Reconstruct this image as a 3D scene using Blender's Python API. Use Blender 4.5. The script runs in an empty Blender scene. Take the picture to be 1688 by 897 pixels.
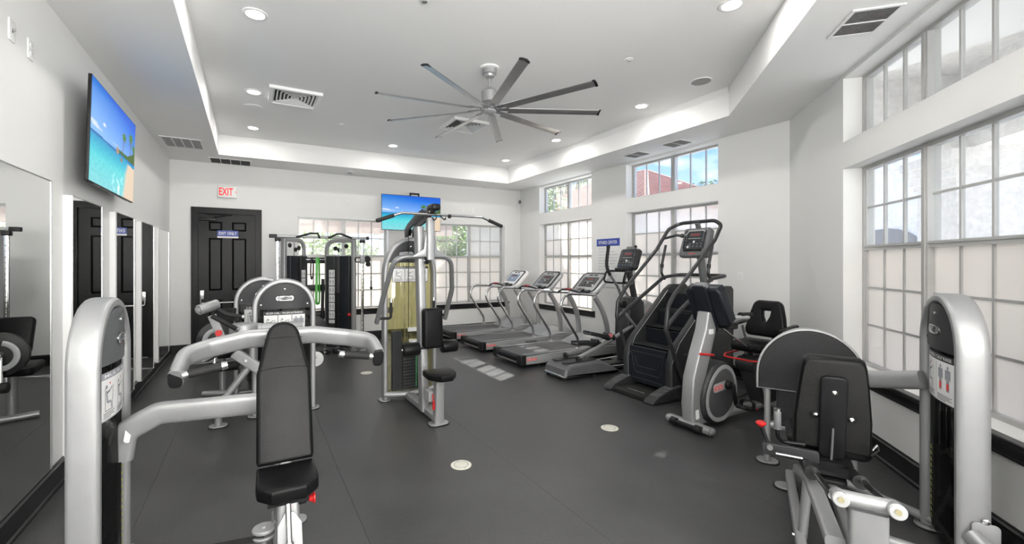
import bpy, bmesh, math, random
from math import pi, sin, cos, tan, radians as R, sqrt, atan2
from mathutils import Vector as V, Matrix, noise
random.seed(7)
C = bpy.context.scene.collection
scene = bpy.context.scene

# ---------------------------------------------------------------- camera, sky, sun, area lights, exposure
cd = bpy.data.cameras.new('camera'); cam = bpy.data.objects.new('camera', cd); C.objects.link(cam)
cam.location = (0, 0, 1.6); cam.rotation_euler = (R(90), 0, R(-28.32))
cd.sensor_width = 36; cd.lens = 36 * 722 / 1688
cd.shift_x = (844 - 802) / 1688; cd.shift_y = -(448.5 - 433) / 1688
cd.clip_start = .05; cd.clip_end = 400
scene.camera = cam
scene.view_settings.view_transform = 'Standard'; scene.view_settings.look = 'None'
scene.view_settings.gamma = 1; scene.view_settings.use_curve_mapping = False
scene.view_settings.exposure = 0.36

def build_world():
    w = bpy.data.worlds.new('sky'); scene.world = w; w.use_nodes = True
    nt = w.node_tree; N = nt.nodes; L = nt.links; N.clear()
    out = N.new('ShaderNodeOutputWorld'); bg = N.new('ShaderNodeBackground'); bg.inputs[1].default_value = 1.9
    tc = N.new('ShaderNodeTexCoord'); sp = N.new('ShaderNodeSeparateXYZ')
    L.new(tc.outputs['Generated'], sp.inputs[0])
    rmp = N.new('ShaderNodeValToRGB'); e = rmp.color_ramp.elements
    e[0].position = 0; e[0].color = (.66, .75, .90, 1); e[1].position = .6; e[1].color = (.07, .20, .62, 1)
    m = e.new(.22); m.color = (.17, .36, .80, 1)
    L.new(sp.outputs[2], rmp.inputs[0])
    mp = N.new('ShaderNodeMapping'); mp.inputs['Scale'].default_value = (1.6, 1.6, 5)
    L.new(tc.outputs['Generated'], mp.inputs[0])
    ns = N.new('ShaderNodeTexNoise'); ns.inputs['Scale'].default_value = 2.3; ns.inputs['Detail'].default_value = 7
    L.new(mp.outputs[0], ns.inputs[0])
    cr = N.new('ShaderNodeValToRGB'); c = cr.color_ramp.elements
    c[0].position = .48; c[0].color = (0, 0, 0, 1); c[1].position = .64; c[1].color = (1, 1, 1, 1)
    L.new(ns.outputs[0], cr.inputs[0])
    mx = N.new('ShaderNodeMixRGB'); mx.inputs[2].default_value = (.95, .96, 1, 1)
    L.new(cr.outputs[0], mx.inputs[0]); L.new(rmp.outputs[0], mx.inputs[1])
    L.new(mx.outputs[0], bg.inputs[0]); L.new(bg.outputs[0], out.inputs[0])
build_world()

sun = bpy.data.lights.new('sun', 'SUN'); sun.energy = 17; sun.angle = R(.6); sun.color = (1, .96, .9)
so = bpy.data.objects.new('sun', sun); C.objects.link(so)
so.rotation_euler = V((-1, -.51, -1.05)).to_track_quat('-Z', 'Y').to_euler()

def area(name, loc, direction, sx, sy, power, color=(1, 1, 1)):
    l = bpy.data.lights.new(name, 'AREA'); l.shape = 'RECTANGLE'; l.size = sx; l.size_y = sy
    l.energy = power; l.color = color
    o = bpy.data.objects.new(name, l); C.objects.link(o); o.location = loc
    o.rotation_euler = V(direction).to_track_quat('-Z', 'Z').to_euler()
    return o
# added fill lamps behind and beside the camera; no windows stand there
area('fill_rear', (.6, -3.3, 1.7), (.05, 1, .45), 3.4, 2.6, 105, (1, .985, .96))
area('fill_ceiling', (.5, -1.6, 2.2), (.1, .75, 1), 2.6, 1.6, 190, (1, .985, .96))  # added lamp aimed up so its light spreads off the ceiling
area('fill_side', (2.45, -1.9, 1.9), (-1, .45, .35), 2.4, 2.0, 105, (1, .985, .96))

# ---------------------------------------------------------------- materials
MATS = {}
def mat(name, color=(.8, .8, .8), rough=.5, metal=0, spec=.5, bump=None, vary=None, coat=0, emit=None):
    if name in MATS: return MATS[name]
    m = bpy.data.materials.new(name); m.use_nodes = True; MATS[name] = m
    nt = m.node_tree; N = nt.nodes; L = nt.links
    b = N['Principled BSDF']
    b.inputs['Base Color'].default_value = (*color, 1); b.inputs['Roughness'].default_value = rough
    b.inputs['Metallic'].default_value = metal; b.inputs['Specular IOR Level'].default_value = spec
    b.inputs['Coat Weight'].default_value = coat
    tc = N.new('ShaderNodeTexCoord')
    if vary:
        ns = N.new('ShaderNodeTexNoise'); ns.inputs['Scale'].default_value = vary[0]; ns.inputs['Detail'].default_value = 4
        L.new(tc.outputs['Object'], ns.inputs[0])
        r = N.new('ShaderNodeValToRGB'); e = r.color_ramp.elements
        e[0].position = .3; e[0].color = (*[c * (1 - vary[1]) for c in color], 1)
        e[1].position = .7; e[1].color = (*[min(1, c * (1 + vary[1])) for c in color], 1)
        L.new(ns.outputs[0], r.inputs[0]); L.new(r.outputs[0], b.inputs['Base Color'])
    if bump:
        n2 = N.new('ShaderNodeTexNoise'); n2.inputs['Scale'].default_value = bump[0]; n2.inputs['Detail'].default_value = 3
        L.new(tc.outputs['Object'], n2.inputs[0])
        bp = N.new('ShaderNodeBump'); bp.inputs['Strength'].default_value = bump[1]; bp.inputs['Distance'].default_value = .01
        L.new(n2.outputs[0], bp.inputs['Height']); L.new(bp.outputs[0], b.inputs['Normal'])
    if emit:
        b.inputs['Emission Color'].default_value = (*emit[0], 1); b.inputs['Emission Strength'].default_value = emit[1]
    return m
WALL = mat('wall_paint', (.80, .80, .785), .55, vary=(1.2, .015), bump=(60, .05))
CEIL = mat('ceiling_paint', (.86, .86, .85), .6, vary=(.7, .012))
WHITE = mat('white_enamel', (.84, .84, .83), .35, vary=(3, .02))
BTRIM = mat('black_trim_paint', (.012, .012, .013), .28, vary=(4, .2))
BDOOR = mat('black_door_paint', (.005, .005, .0055), .36, spec=.22, vary=(3, .2), bump=(30, .04))
SILV = mat('silver_powder_coat', (.365, .368, .372), .42, .5, vary=(6, .05), bump=(220, .03))
SILVD = mat('dark_silver_powder_coat', (.27, .275, .28), .34, .5, vary=(6, .06))
CHROME = mat('chrome', (.78, .78, .78), .1, 1, vary=(8, .03))
STEEL = mat('brushed_steel', (.5, .5, .5), .28, .9, vary=(12, .06))
ALU = mat('window_aluminium', (.50, .50, .49), .4, .4, vary=(5, .06))
VINYL = mat('black_vinyl', (.006, .006, .0065), .36, spec=.2, vary=(9, .25), bump=(160, .12))
BLK = mat('black_plastic', (.010, .010, .011), .42, spec=.35, vary=(10, .2))
BLKM = mat('matte_black_rubber', (.010, .010, .010), .7, vary=(10, .2), bump=(90, .2))
GREY = mat('dark_grey_plastic', (.028, .029, .031), .42, spec=.4, vary=(8, .12))
GREY2 = mat('mid_grey_plastic', (.16, .165, .17), .42, vary=(8, .1))
GREYP = mat('grey_cover_plate', (.11, .115, .12), .42, .1, vary=(5, .08))
LGREY = mat('light_grey_plastic', (.38, .385, .39), .38, .15, vary=(7, .06))
NAVY = mat('navy_black_plastic', (.011, .013, .018), .4, spec=.35, vary=(8, .15))
RED = mat('red_plastic', (.55, .015, .015), .35, vary=(9, .1))
REDB = mat('red_badge', (.72, .05, .05), .4, vary=(9, .08))
BLUE = mat('blue_sign', (.035, .07, .36), .4, vary=(6, .05))
PAPER = mat('white_label', (.80, .80, .79), .45, vary=(5, .02))
INK = mat('dark_ink', (.05, .05, .055), .5, vary=(20, .1))
INKG = mat('grey_ink', (.30, .31, .34), .5, vary=(20, .1))
INKR = mat('red_ink', (.7, .05, .04), .5, vary=(20, .1))
YEL = mat('yellow_label', (.55, .55, .12), .5, vary=(20, .1))
GRN = mat('green_label', (.05, .35, .12), .5, vary=(20, .1))
BAND = mat('green_rubber_band', (.06, .42, .04), .4, vary=(5, .1))
PLATE = mat('weight_plate_iron', (.012, .012, .013), .4, vary=(14, .2))
DISC = mat('floor_disc_ivory', (.66, .65, .56), .4, vary=(9, .06))
STUCCO = mat('outside_stucco', (.80, .78, .75), .9, vary=(14, .12), bump=(45, .6))
STUCCO2 = mat('outside_stucco_beige', (.42, .32, .26), .9, vary=(8, .1), bump=(45, .4))
ROOFT = mat('red_clay_tile', (.42, .13, .09), .8, vary=(5, .3), bump=(20, .3))
CONC = mat('outside_concrete', (.60, .59, .57), .9, vary=(2, .1), bump=(40, .3))
LEAF = mat('leaf_green', (.09, .19, .03), .6, vary=(1.3, .5))
LEAF2 = mat('leaf_light_green', (.20, .33, .05), .6, vary=(1.3, .45))
BARK = mat('bark', (.13, .09, .06), .9, vary=(10, .3), bump=(20, .5))
DARKV = mat('duct_black', (.02, .02, .02), .8, vary=(5, .1))
GRILL = mat('grille_grey', (.28, .28, .275), .5, vary=(9, .08))
SCRG = mat('console_glass', (.035, .038, .042), .15, vary=(7, .2), coat=.4)
SCRB = mat('console_blue_panel', (.30, .38, .52), .25, vary=(9, .1))
MIRROR = mat('mirror_silver', (.86, .87, .86), .015, 1)

def floor_mat():
    m = bpy.data.materials.new('speckled_black_rubber'); m.use_nodes = True
    nt = m.node_tree; N = nt.nodes; L = nt.links; b = N['Principled BSDF']
    tc = N.new('ShaderNodeTexCoord')
    n1 = N.new('ShaderNodeTexNoise'); n1.inputs['Scale'].default_value = 1.1; n1.inputs['Detail'].default_value = 5
    n1.inputs['Roughness'].default_value = .6
    L.new(tc.outputs['Object'], n1.inputs[0])
    r1 = N.new('ShaderNodeValToRGB'); e = r1.color_ramp.elements
    e[0].position = .3; e[0].color = (.034, .034, .035, 1); e[1].position = .72; e[1].color = (.066, .066, .067, 1)
    L.new(n1.outputs[0], r1.inputs[0])
    n2 = N.new('ShaderNodeTexNoise'); n2.inputs['Scale'].default_value = 170; n2.inputs['Detail'].default_value = 2
    L.new(tc.outputs['Object'], n2.inputs[0])
    r2 = N.new('ShaderNodeValToRGB'); e = r2.color_ramp.elements
    e[0].position = .60; e[0].color = (0, 0, 0, 1); e[1].position = .75; e[1].color = (.5, .5, .5, 1)
    L.new(n2.outputs[0], r2.inputs[0])
    mx = N.new('ShaderNodeMixRGB'); mx.inputs[2].default_value = (.22, .22, .22, 1)
    L.new(r2.outputs[0], mx.inputs[0]); L.new(r1.outputs[0], mx.inputs[1]); L.new(mx.outputs[0], b.inputs['Base Color'])
    mr = N.new('ShaderNodeMapRange'); mr.inputs[3].default_value = .30; mr.inputs[4].default_value = .5
    L.new(n1.outputs[0], mr.inputs[0]); L.new(mr.outputs[0], b.inputs['Roughness'])
    bp = N.new('ShaderNodeBump'); bp.inputs['Strength'].default_value = .35; bp.inputs['Distance'].default_value = .004
    L.new(n2.outputs[0], bp.inputs['Height']); L.new(bp.outputs[0], b.inputs['Normal'])
    return m
FLOOR = floor_mat()

def glass_mat(name, tint, clear, gloss=.06, haze=(.86, .825, .765)):
    """clear = share that passes straight through; the rest is a white frosting film"""
    m = bpy.data.materials.new(name); m.use_nodes = True
    nt = m.node_tree; N = nt.nodes; L = nt.links; N.clear()
    out = N.new('ShaderNodeOutputMaterial')
    tr = N.new('ShaderNodeBsdfTransparent'); tr.inputs[0].default_value = (*tint, 1)
    tl = N.new('ShaderNodeBsdfTranslucent')
    df = N.new('ShaderNodeBsdfDiffuse')
    tc = N.new('ShaderNodeTexCoord'); ns = N.new('ShaderNodeTexNoise'); ns.inputs['Scale'].default_value = 1.5
    L.new(tc.outputs['Object'], ns.inputs[0])
    r = N.new('ShaderNodeValToRGB'); e = r.color_ramp.elements
    e[0].position = .3; e[0].color = (*[h * .96 for h in haze], 1); e[1].position = .7; e[1].color = (*haze, 1)
    L.new(ns.outputs[0], r.inputs[0]); L.new(r.outputs[0], tl.inputs[0]); L.new(r.outputs[0], df.inputs[0])
    fr = N.new('ShaderNodeMixShader'); fr.inputs[0].default_value = .3
    L.new(tl.outputs[0], fr.inputs[1]); L.new(df.outputs[0], fr.inputs[2])
    mx = N.new('ShaderNodeMixShader'); mx.inputs[0].default_value = clear
    L.new(fr.outputs[0], mx.inputs[1]); L.new(tr.outputs[0], mx.inputs[2])
    gl = N.new('ShaderNodeBsdfGlossy'); gl.inputs['Roughness'].default_value = .03
    m2 = N.new('ShaderNodeMixShader'); m2.inputs[0].default_value = gloss
    L.new(mx.outputs[0], m2.inputs[1]); L.new(gl.outputs[0], m2.inputs[2]); L.new(m2.outputs[0], out.inputs[0])
    return m
GCLR = glass_mat('clear_window_glass', (.95, .97, .97), .90, .05)
GHAZ = glass_mat('half_frosted_window_glass', (.97, .98, .98), .45, .04)
GFRO = glass_mat('frosted_window_glass', (1, 1, 1), .0, .02)
GAMB = glass_mat('amber_tinted_shield', (.95, .93, .78), .965, .05, (.8, .78, .5))
GSMK = glass_mat('smoked_shield', (.52, .53, .52), .93, .08, (.1, .1, .1))

def vcol_mat(name, strength):
    m = bpy.data.materials.new(name); m.use_nodes = True
    nt = m.node_tree; N = nt.nodes; L = nt.links; b = N['Principled BSDF']
    a = N.new('ShaderNodeAttribute'); a.attribute_name = 'Col'
    b.inputs['Base Color'].default_value = (.01, .01, .01, 1); b.inputs['Roughness'].default_value = .5; b.inputs['Specular IOR Level'].default_value = .15
    L.new(a.outputs['Color'], b.inputs['Emission Color']); b.inputs['Emission Strength'].default_value = strength
    return m
SCREEN = vcol_mat('lit_screen', .85)
LAMP = mat('lamp_glow', (1, 1, 1), .5, emit=((1, .97, .92), 14))
EXITR = mat('exit_letter_glow', (.6, .01, .008), .5, spec=.2, emit=((1, .02, .01), .5))

# ---------------------------------------------------------------- mesh tools
def rot(ax, deg): return Matrix.Rotation(R(deg), 4, ax)
def T(x, y, z): return Matrix.Translation((x, y, z))
def frame(o, x, y):
    x = V(x).normalized(); y = V(y); y = (y - x * y.dot(x)).normalized(); z = x.cross(y)
    m = Matrix((x, y, z)).transposed().to_4x4(); m.translation = V(o); return m
def circ(r, n=14): return [(r * cos(2 * pi * i / n), r * sin(2 * pi * i / n)) for i in range(n)]
def oval(a, b, n=18, e=2.6):
    o = []
    for i in range(n):
        t = 2 * pi * i / n; c, s = cos(t), sin(t)
        o.append((a * abs(c) ** (2 / e) * (1 if c >= 0 else -1), b * abs(s) ** (2 / e) * (1 if s >= 0 else -1)))
    return o
def rrect(w, h, r, n=4):
    r = min(r, w / 2 - 1e-4, h / 2 - 1e-4); o = []
    for cx, cy, a0 in ((w / 2 - r, h / 2 - r, 0), (-w / 2 + r, h / 2 - r, 90), (-w / 2 + r, -h / 2 + r, 180), (w / 2 - r, -h / 2 + r, 270)):
        for i in range(n + 1):
            a = R(a0 + 90 * i / n); o.append((cx + r * cos(a), cy + r * sin(a)))
    return o
def fillet(pts, r, n=6):
    pts = [V(p) for p in pts]; out = [pts[0]]
    for i in range(1, len(pts) - 1):
        p, a, b = pts[i], pts[i - 1] - pts[i], pts[i + 1] - pts[i]
        la, lb = a.length, b.length
        if la < 1e-5 or lb < 1e-5: continue
        a.normalize(); b.normalize(); ang = a.angle(b)
        if ang > pi - .02: out.append(p); continue
        rr = r[i - 1] if isinstance(r, (list, tuple)) else r
        d = min(rr / tan(ang / 2), la * .49, lb * .49)
        s, e = p + a * d, p + b * d
        for k in range(n + 1):
            t = k / n; out.append(s.lerp(p, t).lerp(p.lerp(e, t), t))
    out.append(pts[-1]); return out
def smooth_path(pts, n=5):
    pts = [V(p) for p in pts]; out = []
    P = [pts[0] * 2 - pts[1]] + pts + [pts[-1] * 2 - pts[-2]]
    for i in range(1, len(P) - 2):
        for k in range(n):
            t = k / n; a, b, c, d = P[i - 1], P[i], P[i + 1], P[i + 2]
            out.append(.5 * ((2 * b) + (c - a) * t + (2 * a - 5 * b + 4 * c - d) * t * t + (3 * b - a - 3 * c + d) * t ** 3))
    out.append(pts[-1]); return out

class MB:
    def __init__(s): s.v = []; s.f = []
    def add(s, vs, fs, M=None):
        k = len(s.v)
        s.v += [(M @ V(v)) if M else V(v) for v in vs]
        s.f += [tuple(i + k for i in f) for f in fs]; return s
    def box(s, x0, x1, y0, y1, z0, z1, M=None):
        vs = [(x, y, z) for z in (z0, z1) for y in (y0, y1) for x in (x0, x1)]
        return s.add(vs, [(0, 2, 3, 1), (4, 5, 7, 6), (0, 1, 5, 4), (2, 6, 7, 3), (0, 4, 6, 2), (1, 3, 7, 5)], M)
    def cbox(s, c, sz, bev=0, M=None):
        if bev <= 0:
            return s.box(c[0] - sz[0] / 2, c[0] + sz[0] / 2, c[1] - sz[1] / 2, c[1] + sz[1] / 2, c[2] - sz[2] / 2, c[2] + sz[2] / 2, M)
        return s.pad(rrect(sz[0], sz[1], bev * 1.3, 3), sz[2], bev, (M or Matrix()) @ T(c[0], c[1], c[2] - sz[2] / 2))
    def pad(s, poly, t, r=.01, M=None, seg=3):
        """outline extruded along local z from 0 to t with edges rounded by r"""
        n = len(poly); P = [V((a, b)) for a, b in poly]
        area2 = sum(P[i].x * P[(i + 1) % n].y - P[(i + 1) % n].x * P[i].y for i in range(n))
        if area2 < 0: P.reverse()
        nr = []
        for i in range(n):
            a = (P[i] - P[i - 1]); b = (P[(i + 1) % n] - P[i])
            a = a.normalized() if a.length > 1e-7 else V((0, 0)); b = b.normalized() if b.length > 1e-7 else V((0, 0))
            m = V((a.y + b.y, -a.x - b.x))
            nr.append(m.normalized() if m.length > 1e-6 else V((0, 0)))
        lay = []
        r = min(r, t / 2 - 1e-5)
        if r > 1e-5:
            for k in range(seg + 1):
                a = pi / 2 * k / seg; lay.append((r * (1 - sin(a)), r * (1 - cos(a))))
            lay += [(i, t - z) for i, z in reversed(lay)]
        else: lay = [(0, 0), (0, t)]
        vs = []; fs = []
        for ins, z in lay: vs += [(p.x - q.x * ins, p.y - q.y * ins, z) for p, q in zip(P, nr)]
        for l in range(len(lay) - 1):
            for i in range(n):
                j = (i + 1) % n; fs.append((l * n + i, l * n + j, (l + 1) * n + j, (l + 1) * n + i))
        fs.append(tuple(range(n - 1, -1, -1))); fs.append(tuple((len(lay) - 1) * n + i for i in range(n)))
        return s.add(vs, fs, M)
    def ring(s, outer, inner, t, M=None):
        n = len(outer); vs = []; fs = []
        for z in (0, t):
            vs += [(a, b, z) for a, b in outer] + [(a, b, z) for a, b in inner]
        for i in range(n):
            j = (i + 1) % n
            fs += [(i, j, 2 * n + j, 2 * n + i), (n + j, n + i, 3 * n + i, 3 * n + j), (j, i, n + i, n + j), (2 * n + i, 2 * n + j, 3 * n + j, 3 * n + i)]
        return s.add(vs, fs, M)
    def sweep(s, path, prof, ref=(0, 0, 1), closed=False, M=None, taper=None, caps=True):
        path = [V(p) for p in path]; n = len(path); m = len(prof); vs = []; fs = []
        a = None
        for i in range(n):
            if closed: t = path[(i + 1) % n] - path[i - 1]
            else: t = path[min(i + 1, n - 1)] - path[max(i - 1, 0)]
            t.normalize()
            if a is None:
                a = V(ref)
                if abs(a.normalized().dot(t)) > .98: a = V((1, 0, 0)) if abs(t.x) < .9 else V((0, 1, 0))
            a = (a - t * a.dot(t)).normalized(); b = t.cross(a)
            k = 1 if taper is None else taper(i / (n - 1))
            vs += [path[i] + a * (u * k) + b * (w * k) for u, w in prof]
        for i in range(n if closed else n - 1):
            i2 = (i + 1) % n
            for j in range(m):
                j2 = (j + 1) % m; fs.append((i * m + j, i * m + j2, i2 * m + j2, i2 * m + j))
        if not closed and caps:
            fs.append(tuple(range(m - 1, -1, -1))); fs.append(tuple((n - 1) * m + j for j in range(m)))
        return s.add(vs, fs, M)
    def tube(s, pts, r, fr=.05, n=14, ref=(0, 0, 1), M=None, seg=6):
        prof = circ(r, n) if not isinstance(r, (list, tuple)) else r
        return s.sweep(fillet(pts, fr, seg), prof, ref, M=M)
    def cyl(s, p0, p1, r, r1=None, n=20, M=None, bev=0):
        p0, p1 = V(p0), V(p1); r1 = r if r1 is None else r1
        d = (p1 - p0); L = d.length; t = d / L
        rr = [(0, r), (L, r1)] if not bev else [(0, r - bev), (bev * .3, r - bev * .3), (bev, r), (L - bev, r1), (L - bev * .3, r1 - bev * .3), (L, r1 - bev)]
        return s.lathe(rr, p0, t, n, M)
    def lathe(s, prof, o, ax, n=20, M=None):
        """prof = (height along axis, radius)"""
        o, t = V(o), V(ax).normalized()
        a = t.orthogonal().normalized(); b = t.cross(a); vs = []; fs = []
        for h, r in prof: vs += [o + t * h + (a * cos(2 * pi * i / n) + b * sin(2 * pi * i / n)) * r for i in range(n)]
        for l in range(len(prof) - 1):
            for i in range(n):
                j = (i + 1) % n; fs.append((l * n + i, l * n + j, (l + 1) * n + j, (l + 1) * n + i))
        fs.append(tuple(range(n - 1, -1, -1))); fs.append(tuple((len(prof) - 1) * n + i for i in range(n)))
        return s.add(vs, fs, M)
    def ball(s, c, r, n=14, M=None, sc=(1, 1, 1)):
        k = n // 2
        vs = [(c[0] + sc[0] * r * sin(pi * i / k) * cos(2 * pi * j / n), c[1] + sc[1] * r * sin(pi * i / k) * sin(2 * pi * j / n), c[2] + sc[2] * r * cos(pi * i / k)) for i in range(k + 1) for j in range(n)]
        fs = [(i * n + j, (i + 1) * n + j, (i + 1) * n + (j + 1) % n, i * n + (j + 1) % n) for i in range(k) for j in range(n)]
        return s.add(vs, fs, M)
    def map(s, fn): s.v = [V(fn(*v)) for v in s.v]; return s
    def o(s, name, material, parent=None, w=False, ang=32, cat=None, label=None, group=None, kind=None, loc=None):
        vs = s.v
        if w and parent is not None:
            top = parent
            while top.parent: top = top.parent
            iv = top.matrix_basis.inverted(); vs = [iv @ v for v in vs]
        if loc is not None: vs = [v - V(loc) for v in vs]
        me = bpy.data.meshes.new(name); me.from_pydata([tuple(v) for v in vs], [], s.f)
        bm = bmesh.new(); bm.from_mesh(me)
        bmesh.ops.remove_doubles(bm, verts=bm.verts, dist=1e-5)
        bmesh.ops.recalc_face_normals(bm, faces=bm.faces); bm.to_mesh(me); bm.free()
        me.shade_smooth(); me.set_sharp_from_angle(angle=R(ang))
        me.materials.append(material)
        ob = bpy.data.objects.new(name, me); C.objects.link(ob)
        if loc is not None: ob.location = loc
        if parent is not None: ob.parent = parent
        tag(ob, label, cat, group, kind)
        return ob

def tag(o, label=None, cat=None, group=None, kind=None):
    if label: o['label'] = label
    if cat: o['category'] = cat
    if group: o['group'] = group
    if kind: o['kind'] = kind
    return o
def thing(name, label, cat, loc=(0, 0, 0), rz=0, group=None, kind=None, parent=None):
    o = bpy.data.objects.new(name, None); C.objects.link(o)
    o.location = loc; o.rotation_euler = (0, 0, R(rz)); o.empty_display_size = .1
    o.matrix_basis = T(*loc) @ rot('Z', rz)
    if parent: o.parent = parent
    return tag(o, label, cat, group, kind)
def copy_tree(o, parent=None):
    c = o.copy(); C.objects.link(c); c.parent = parent
    for ch in list(o.children): copy_tree(ch, c)
    return c
def inst(src, name, parent, M):
    """another object sharing the mesh of src"""
    c = bpy.data.objects.new(name, src.data); C.objects.link(c); c.parent = parent; c.matrix_basis = M
    return c
_fc = {}
def text(s, width, height, M, material, parent, name='lettering', depth=.001, fn=None, w=False):
    """flat lettering centred on M's origin in its xy plane, facing its +z"""
    if s not in _fc:
        cu = bpy.data.curves.new('t', 'FONT'); cu.body = s; cu.align_x = 'CENTER'; cu.align_y = 'CENTER'; cu.resolution_u = 2
        cu.offset = .012
        ob = bpy.data.objects.new('t', cu); C.objects.link(ob)
        dg = bpy.context.evaluated_depsgraph_get(); me = bpy.data.meshes.new_from_object(ob.evaluated_get(dg))
        _fc[s] = ([v.co.copy() for v in me.vertices], [tuple(p.vertices) for p in me.polygons])
        bpy.data.objects.remove(ob); bpy.data.curves.remove(cu); bpy.data.meshes.remove(me)
    vs, fs = _fc[s]
    x0, x1 = min(v.x for v in vs), max(v.x for v in vs); y0, y1 = min(v.y for v in vs), max(v.y for v in vs)
    mb = MB(); mb.add([((v.x - (x0 + x1) / 2) / (x1 - x0) * width, (v.y - (y0 + y1) / 2) / (y1 - y0) * height, depth) for v in vs], fs, M)
    if fn: mb.map(fn)
    me = bpy.data.meshes.new(name)
    pts = mb.v
    if w and parent is not None:
        top = parent
        while top.parent: top = top.parent
        iv = top.matrix_basis.inverted(); pts = [iv @ v for v in pts]
    me.from_pydata([tuple(v) for v in pts], [], mb.f); me.materials.append(material)
    ob = bpy.data.objects.new(name, me); C.objects.link(ob)
    if parent: ob.parent = parent
    return ob
def screen_mesh(name, W, H, nx, ny, colfn, M, parent, material=None):
    vs = []; cols = []; fs = []
    for j in range(ny):
        for i in range(nx):
            k = len(vs)
            for a, b in ((i, j), (i + 1, j), (i + 1, j + 1), (i, j + 1)): vs.append(M @ V(((a / nx - .5) * W, (b / ny - .5) * H, 0)))
            c = colfn((i + .5) / nx, (j + .5) / ny); cols += [(*c, 1)] * 4
            fs.append((k, k + 1, k + 2, k + 3))
    me = bpy.data.meshes.new(name); me.from_pydata([tuple(v) for v in vs], [], fs)
    at = me.color_attributes.new('Col', 'FLOAT_COLOR', 'POINT')
    at.data.foreach_set('color', [x for c in cols for x in c])
    me.materials.append(material or SCREEN)
    ob = bpy.data.objects.new(name, me); C.objects.link(ob); ob.parent = parent
    return ob

# ================================================================ THE ROOM
H1, H2 = 3.375, 3.71
S2 = sqrt(.5)
WL, WB, WR = -1.22, 9.19, 5.91
DG = V((5.91, 3.01, 0)); DA = V((-S2, -S2, 0)); DO = V((S2, -S2, 0))     # the angled wall: start, along, outward
def wall(name, start, along, outw, s0, s1, holes, h=H1, th=.25):
    M = Matrix((V(along), V(outw), V((0, 0, 1)))).transposed().to_4x4(); M.translation = V(start)
    ss = sorted({s0, s1, *[q for o in holes for q in o[:2]]}); zs = sorted({-.03, h + .03, *[q for o in holes for q in o[2:]]})
    mb = MB()
    for i in range(len(ss) - 1):
        for j in range(len(zs) - 1):
            cs, cz = (ss[i] + ss[i + 1]) / 2, (zs[j] + zs[j + 1]) / 2
            if any(a < cs < b and c < cz < d for a, b, c, d in holes): continue
            mb.box(ss[i], ss[i + 1], 0, th, zs[j], zs[j + 1], M)
    return mb.o(name, WALL, kind='structure'), M
LO, TR_ = (.65, 2.49), (2.74, 3.345)
_, MBK = wall('wall_back', (0, WB, 0), (1, 0, 0), (0, 1, 0), WL - .25, WR + .25, [(.80, 2.58, *LO), (3.67, 5.46, *LO), (-.83, .10, -.01, 2.49)])
_, MRT = wall('wall_right', (WR, 0, 0), (0, 1, 0), (1, 0, 0), 2.98, WB, [(6.61, 8.38, *LO), (6.61, 8.38, *TR_), (3.96, 5.71, *LO), (3.96, 5.71, *TR_)])
_, MDG = wall('wall_angled', DG, DA, DO, 0, 4.67, [(1.35, 4.02, *LO), (1.35, 4.02, *TR_)])
_, MLF = wall('wall_left', (WL, 0, 0), (0, 1, 0), (-1, 0, 0), -3.5, WB, [])
wall('wall_side', (2.61, 0, 0), (0, 1, 0), (1, 0, 0), -3.5, -.25, [])
wall('wall_front', (0, -3.5, 0), (1, 0, 0), (0, -1, 0), WL - .25, 2.86, [])

# ceiling: lowered border round a raised tray
outer = [(WL - .05, -3.55), (2.66, -3.55), (2.66, -.31), (5.96, 2.99), (5.96, 9.24), (WL - .05, 9.24)]
inner = [(-.46, -2.7), (1.8, -2.7), (1.8, -.02), (5.09, 3.27), (5.09, 8.42), (-.46, 8.42)]
MB().ring(outer, inner, H2 - H1, T(0, 0, H1)).o('ceiling', CEIL, kind='structure', ang=20)
MB().add([(x, y, H2) for x, y in [(-1.5, -3.8), (6.2, -3.8), (6.2, 9.45), (-1.5, 9.45)]] + [(x, y, H2 + .1) for x, y in [(-1.5, -3.8), (6.2, -3.8), (6.2, 9.45), (-1.5, 9.45)]],
         [(3, 2, 1, 0), (4, 5, 6, 7), (0, 1, 5, 4), (1, 2, 6, 5), (2, 3, 7, 6), (3, 0, 4, 7)]).o('ceiling_raised', CEIL, kind='structure')
MB().add([(5.09, 3.27, H2), (5.04, 3.25, H2), (5.09, 3.27, H2 - .07), (5.09, 8.42, H2), (5.04, 8.37, H2), (5.09, 8.42, H2 - .07)],
         [(0, 2, 1), (3, 4, 5), (0, 1, 4, 3), (1, 2, 5, 4), (2, 0, 3, 5)]).o('trim_1', CEIL, kind='structure')

# floor: sub floor and rolled-out rubber mats
fl = MB().box(-1.5, 6.2, -3.8, 9.45, -.08, -.011).o('floor', BLKM, kind='structure')
def clipx(x0, x1):
    """strip outline of the room between x0 and x1"""
    def lowy(x): return -3.48 if x <= 2.6 else (x - 2.9 + .01)
    if x1 <= 2.6: return [(x0, -3.48), (x1, -3.48), (x1, 9.18), (x0, 9.18)]
    if x0 < 2.6: return [(x0, -3.48), (2.6, -3.48), (2.6, -.29), (x1, lowy(x1)), (x1, 9.18), (x0, 9.18)]
    return [(x0, lowy(x0)), (x1, lowy(x1)), (x1, 9.18), (x0, 9.18)]
xs = [-1.21, -.62, .60, 1.82, 3.04, 4.26, 5.48, 5.90]
for i in range(len(xs) - 1):
    g = .0007
    MB().pad(clipx(xs[i] + g, xs[i + 1] - g), .0108, .0007, T(0, 0, -.0108), 1).o('rubber_mat', FLOOR, fl)

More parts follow.
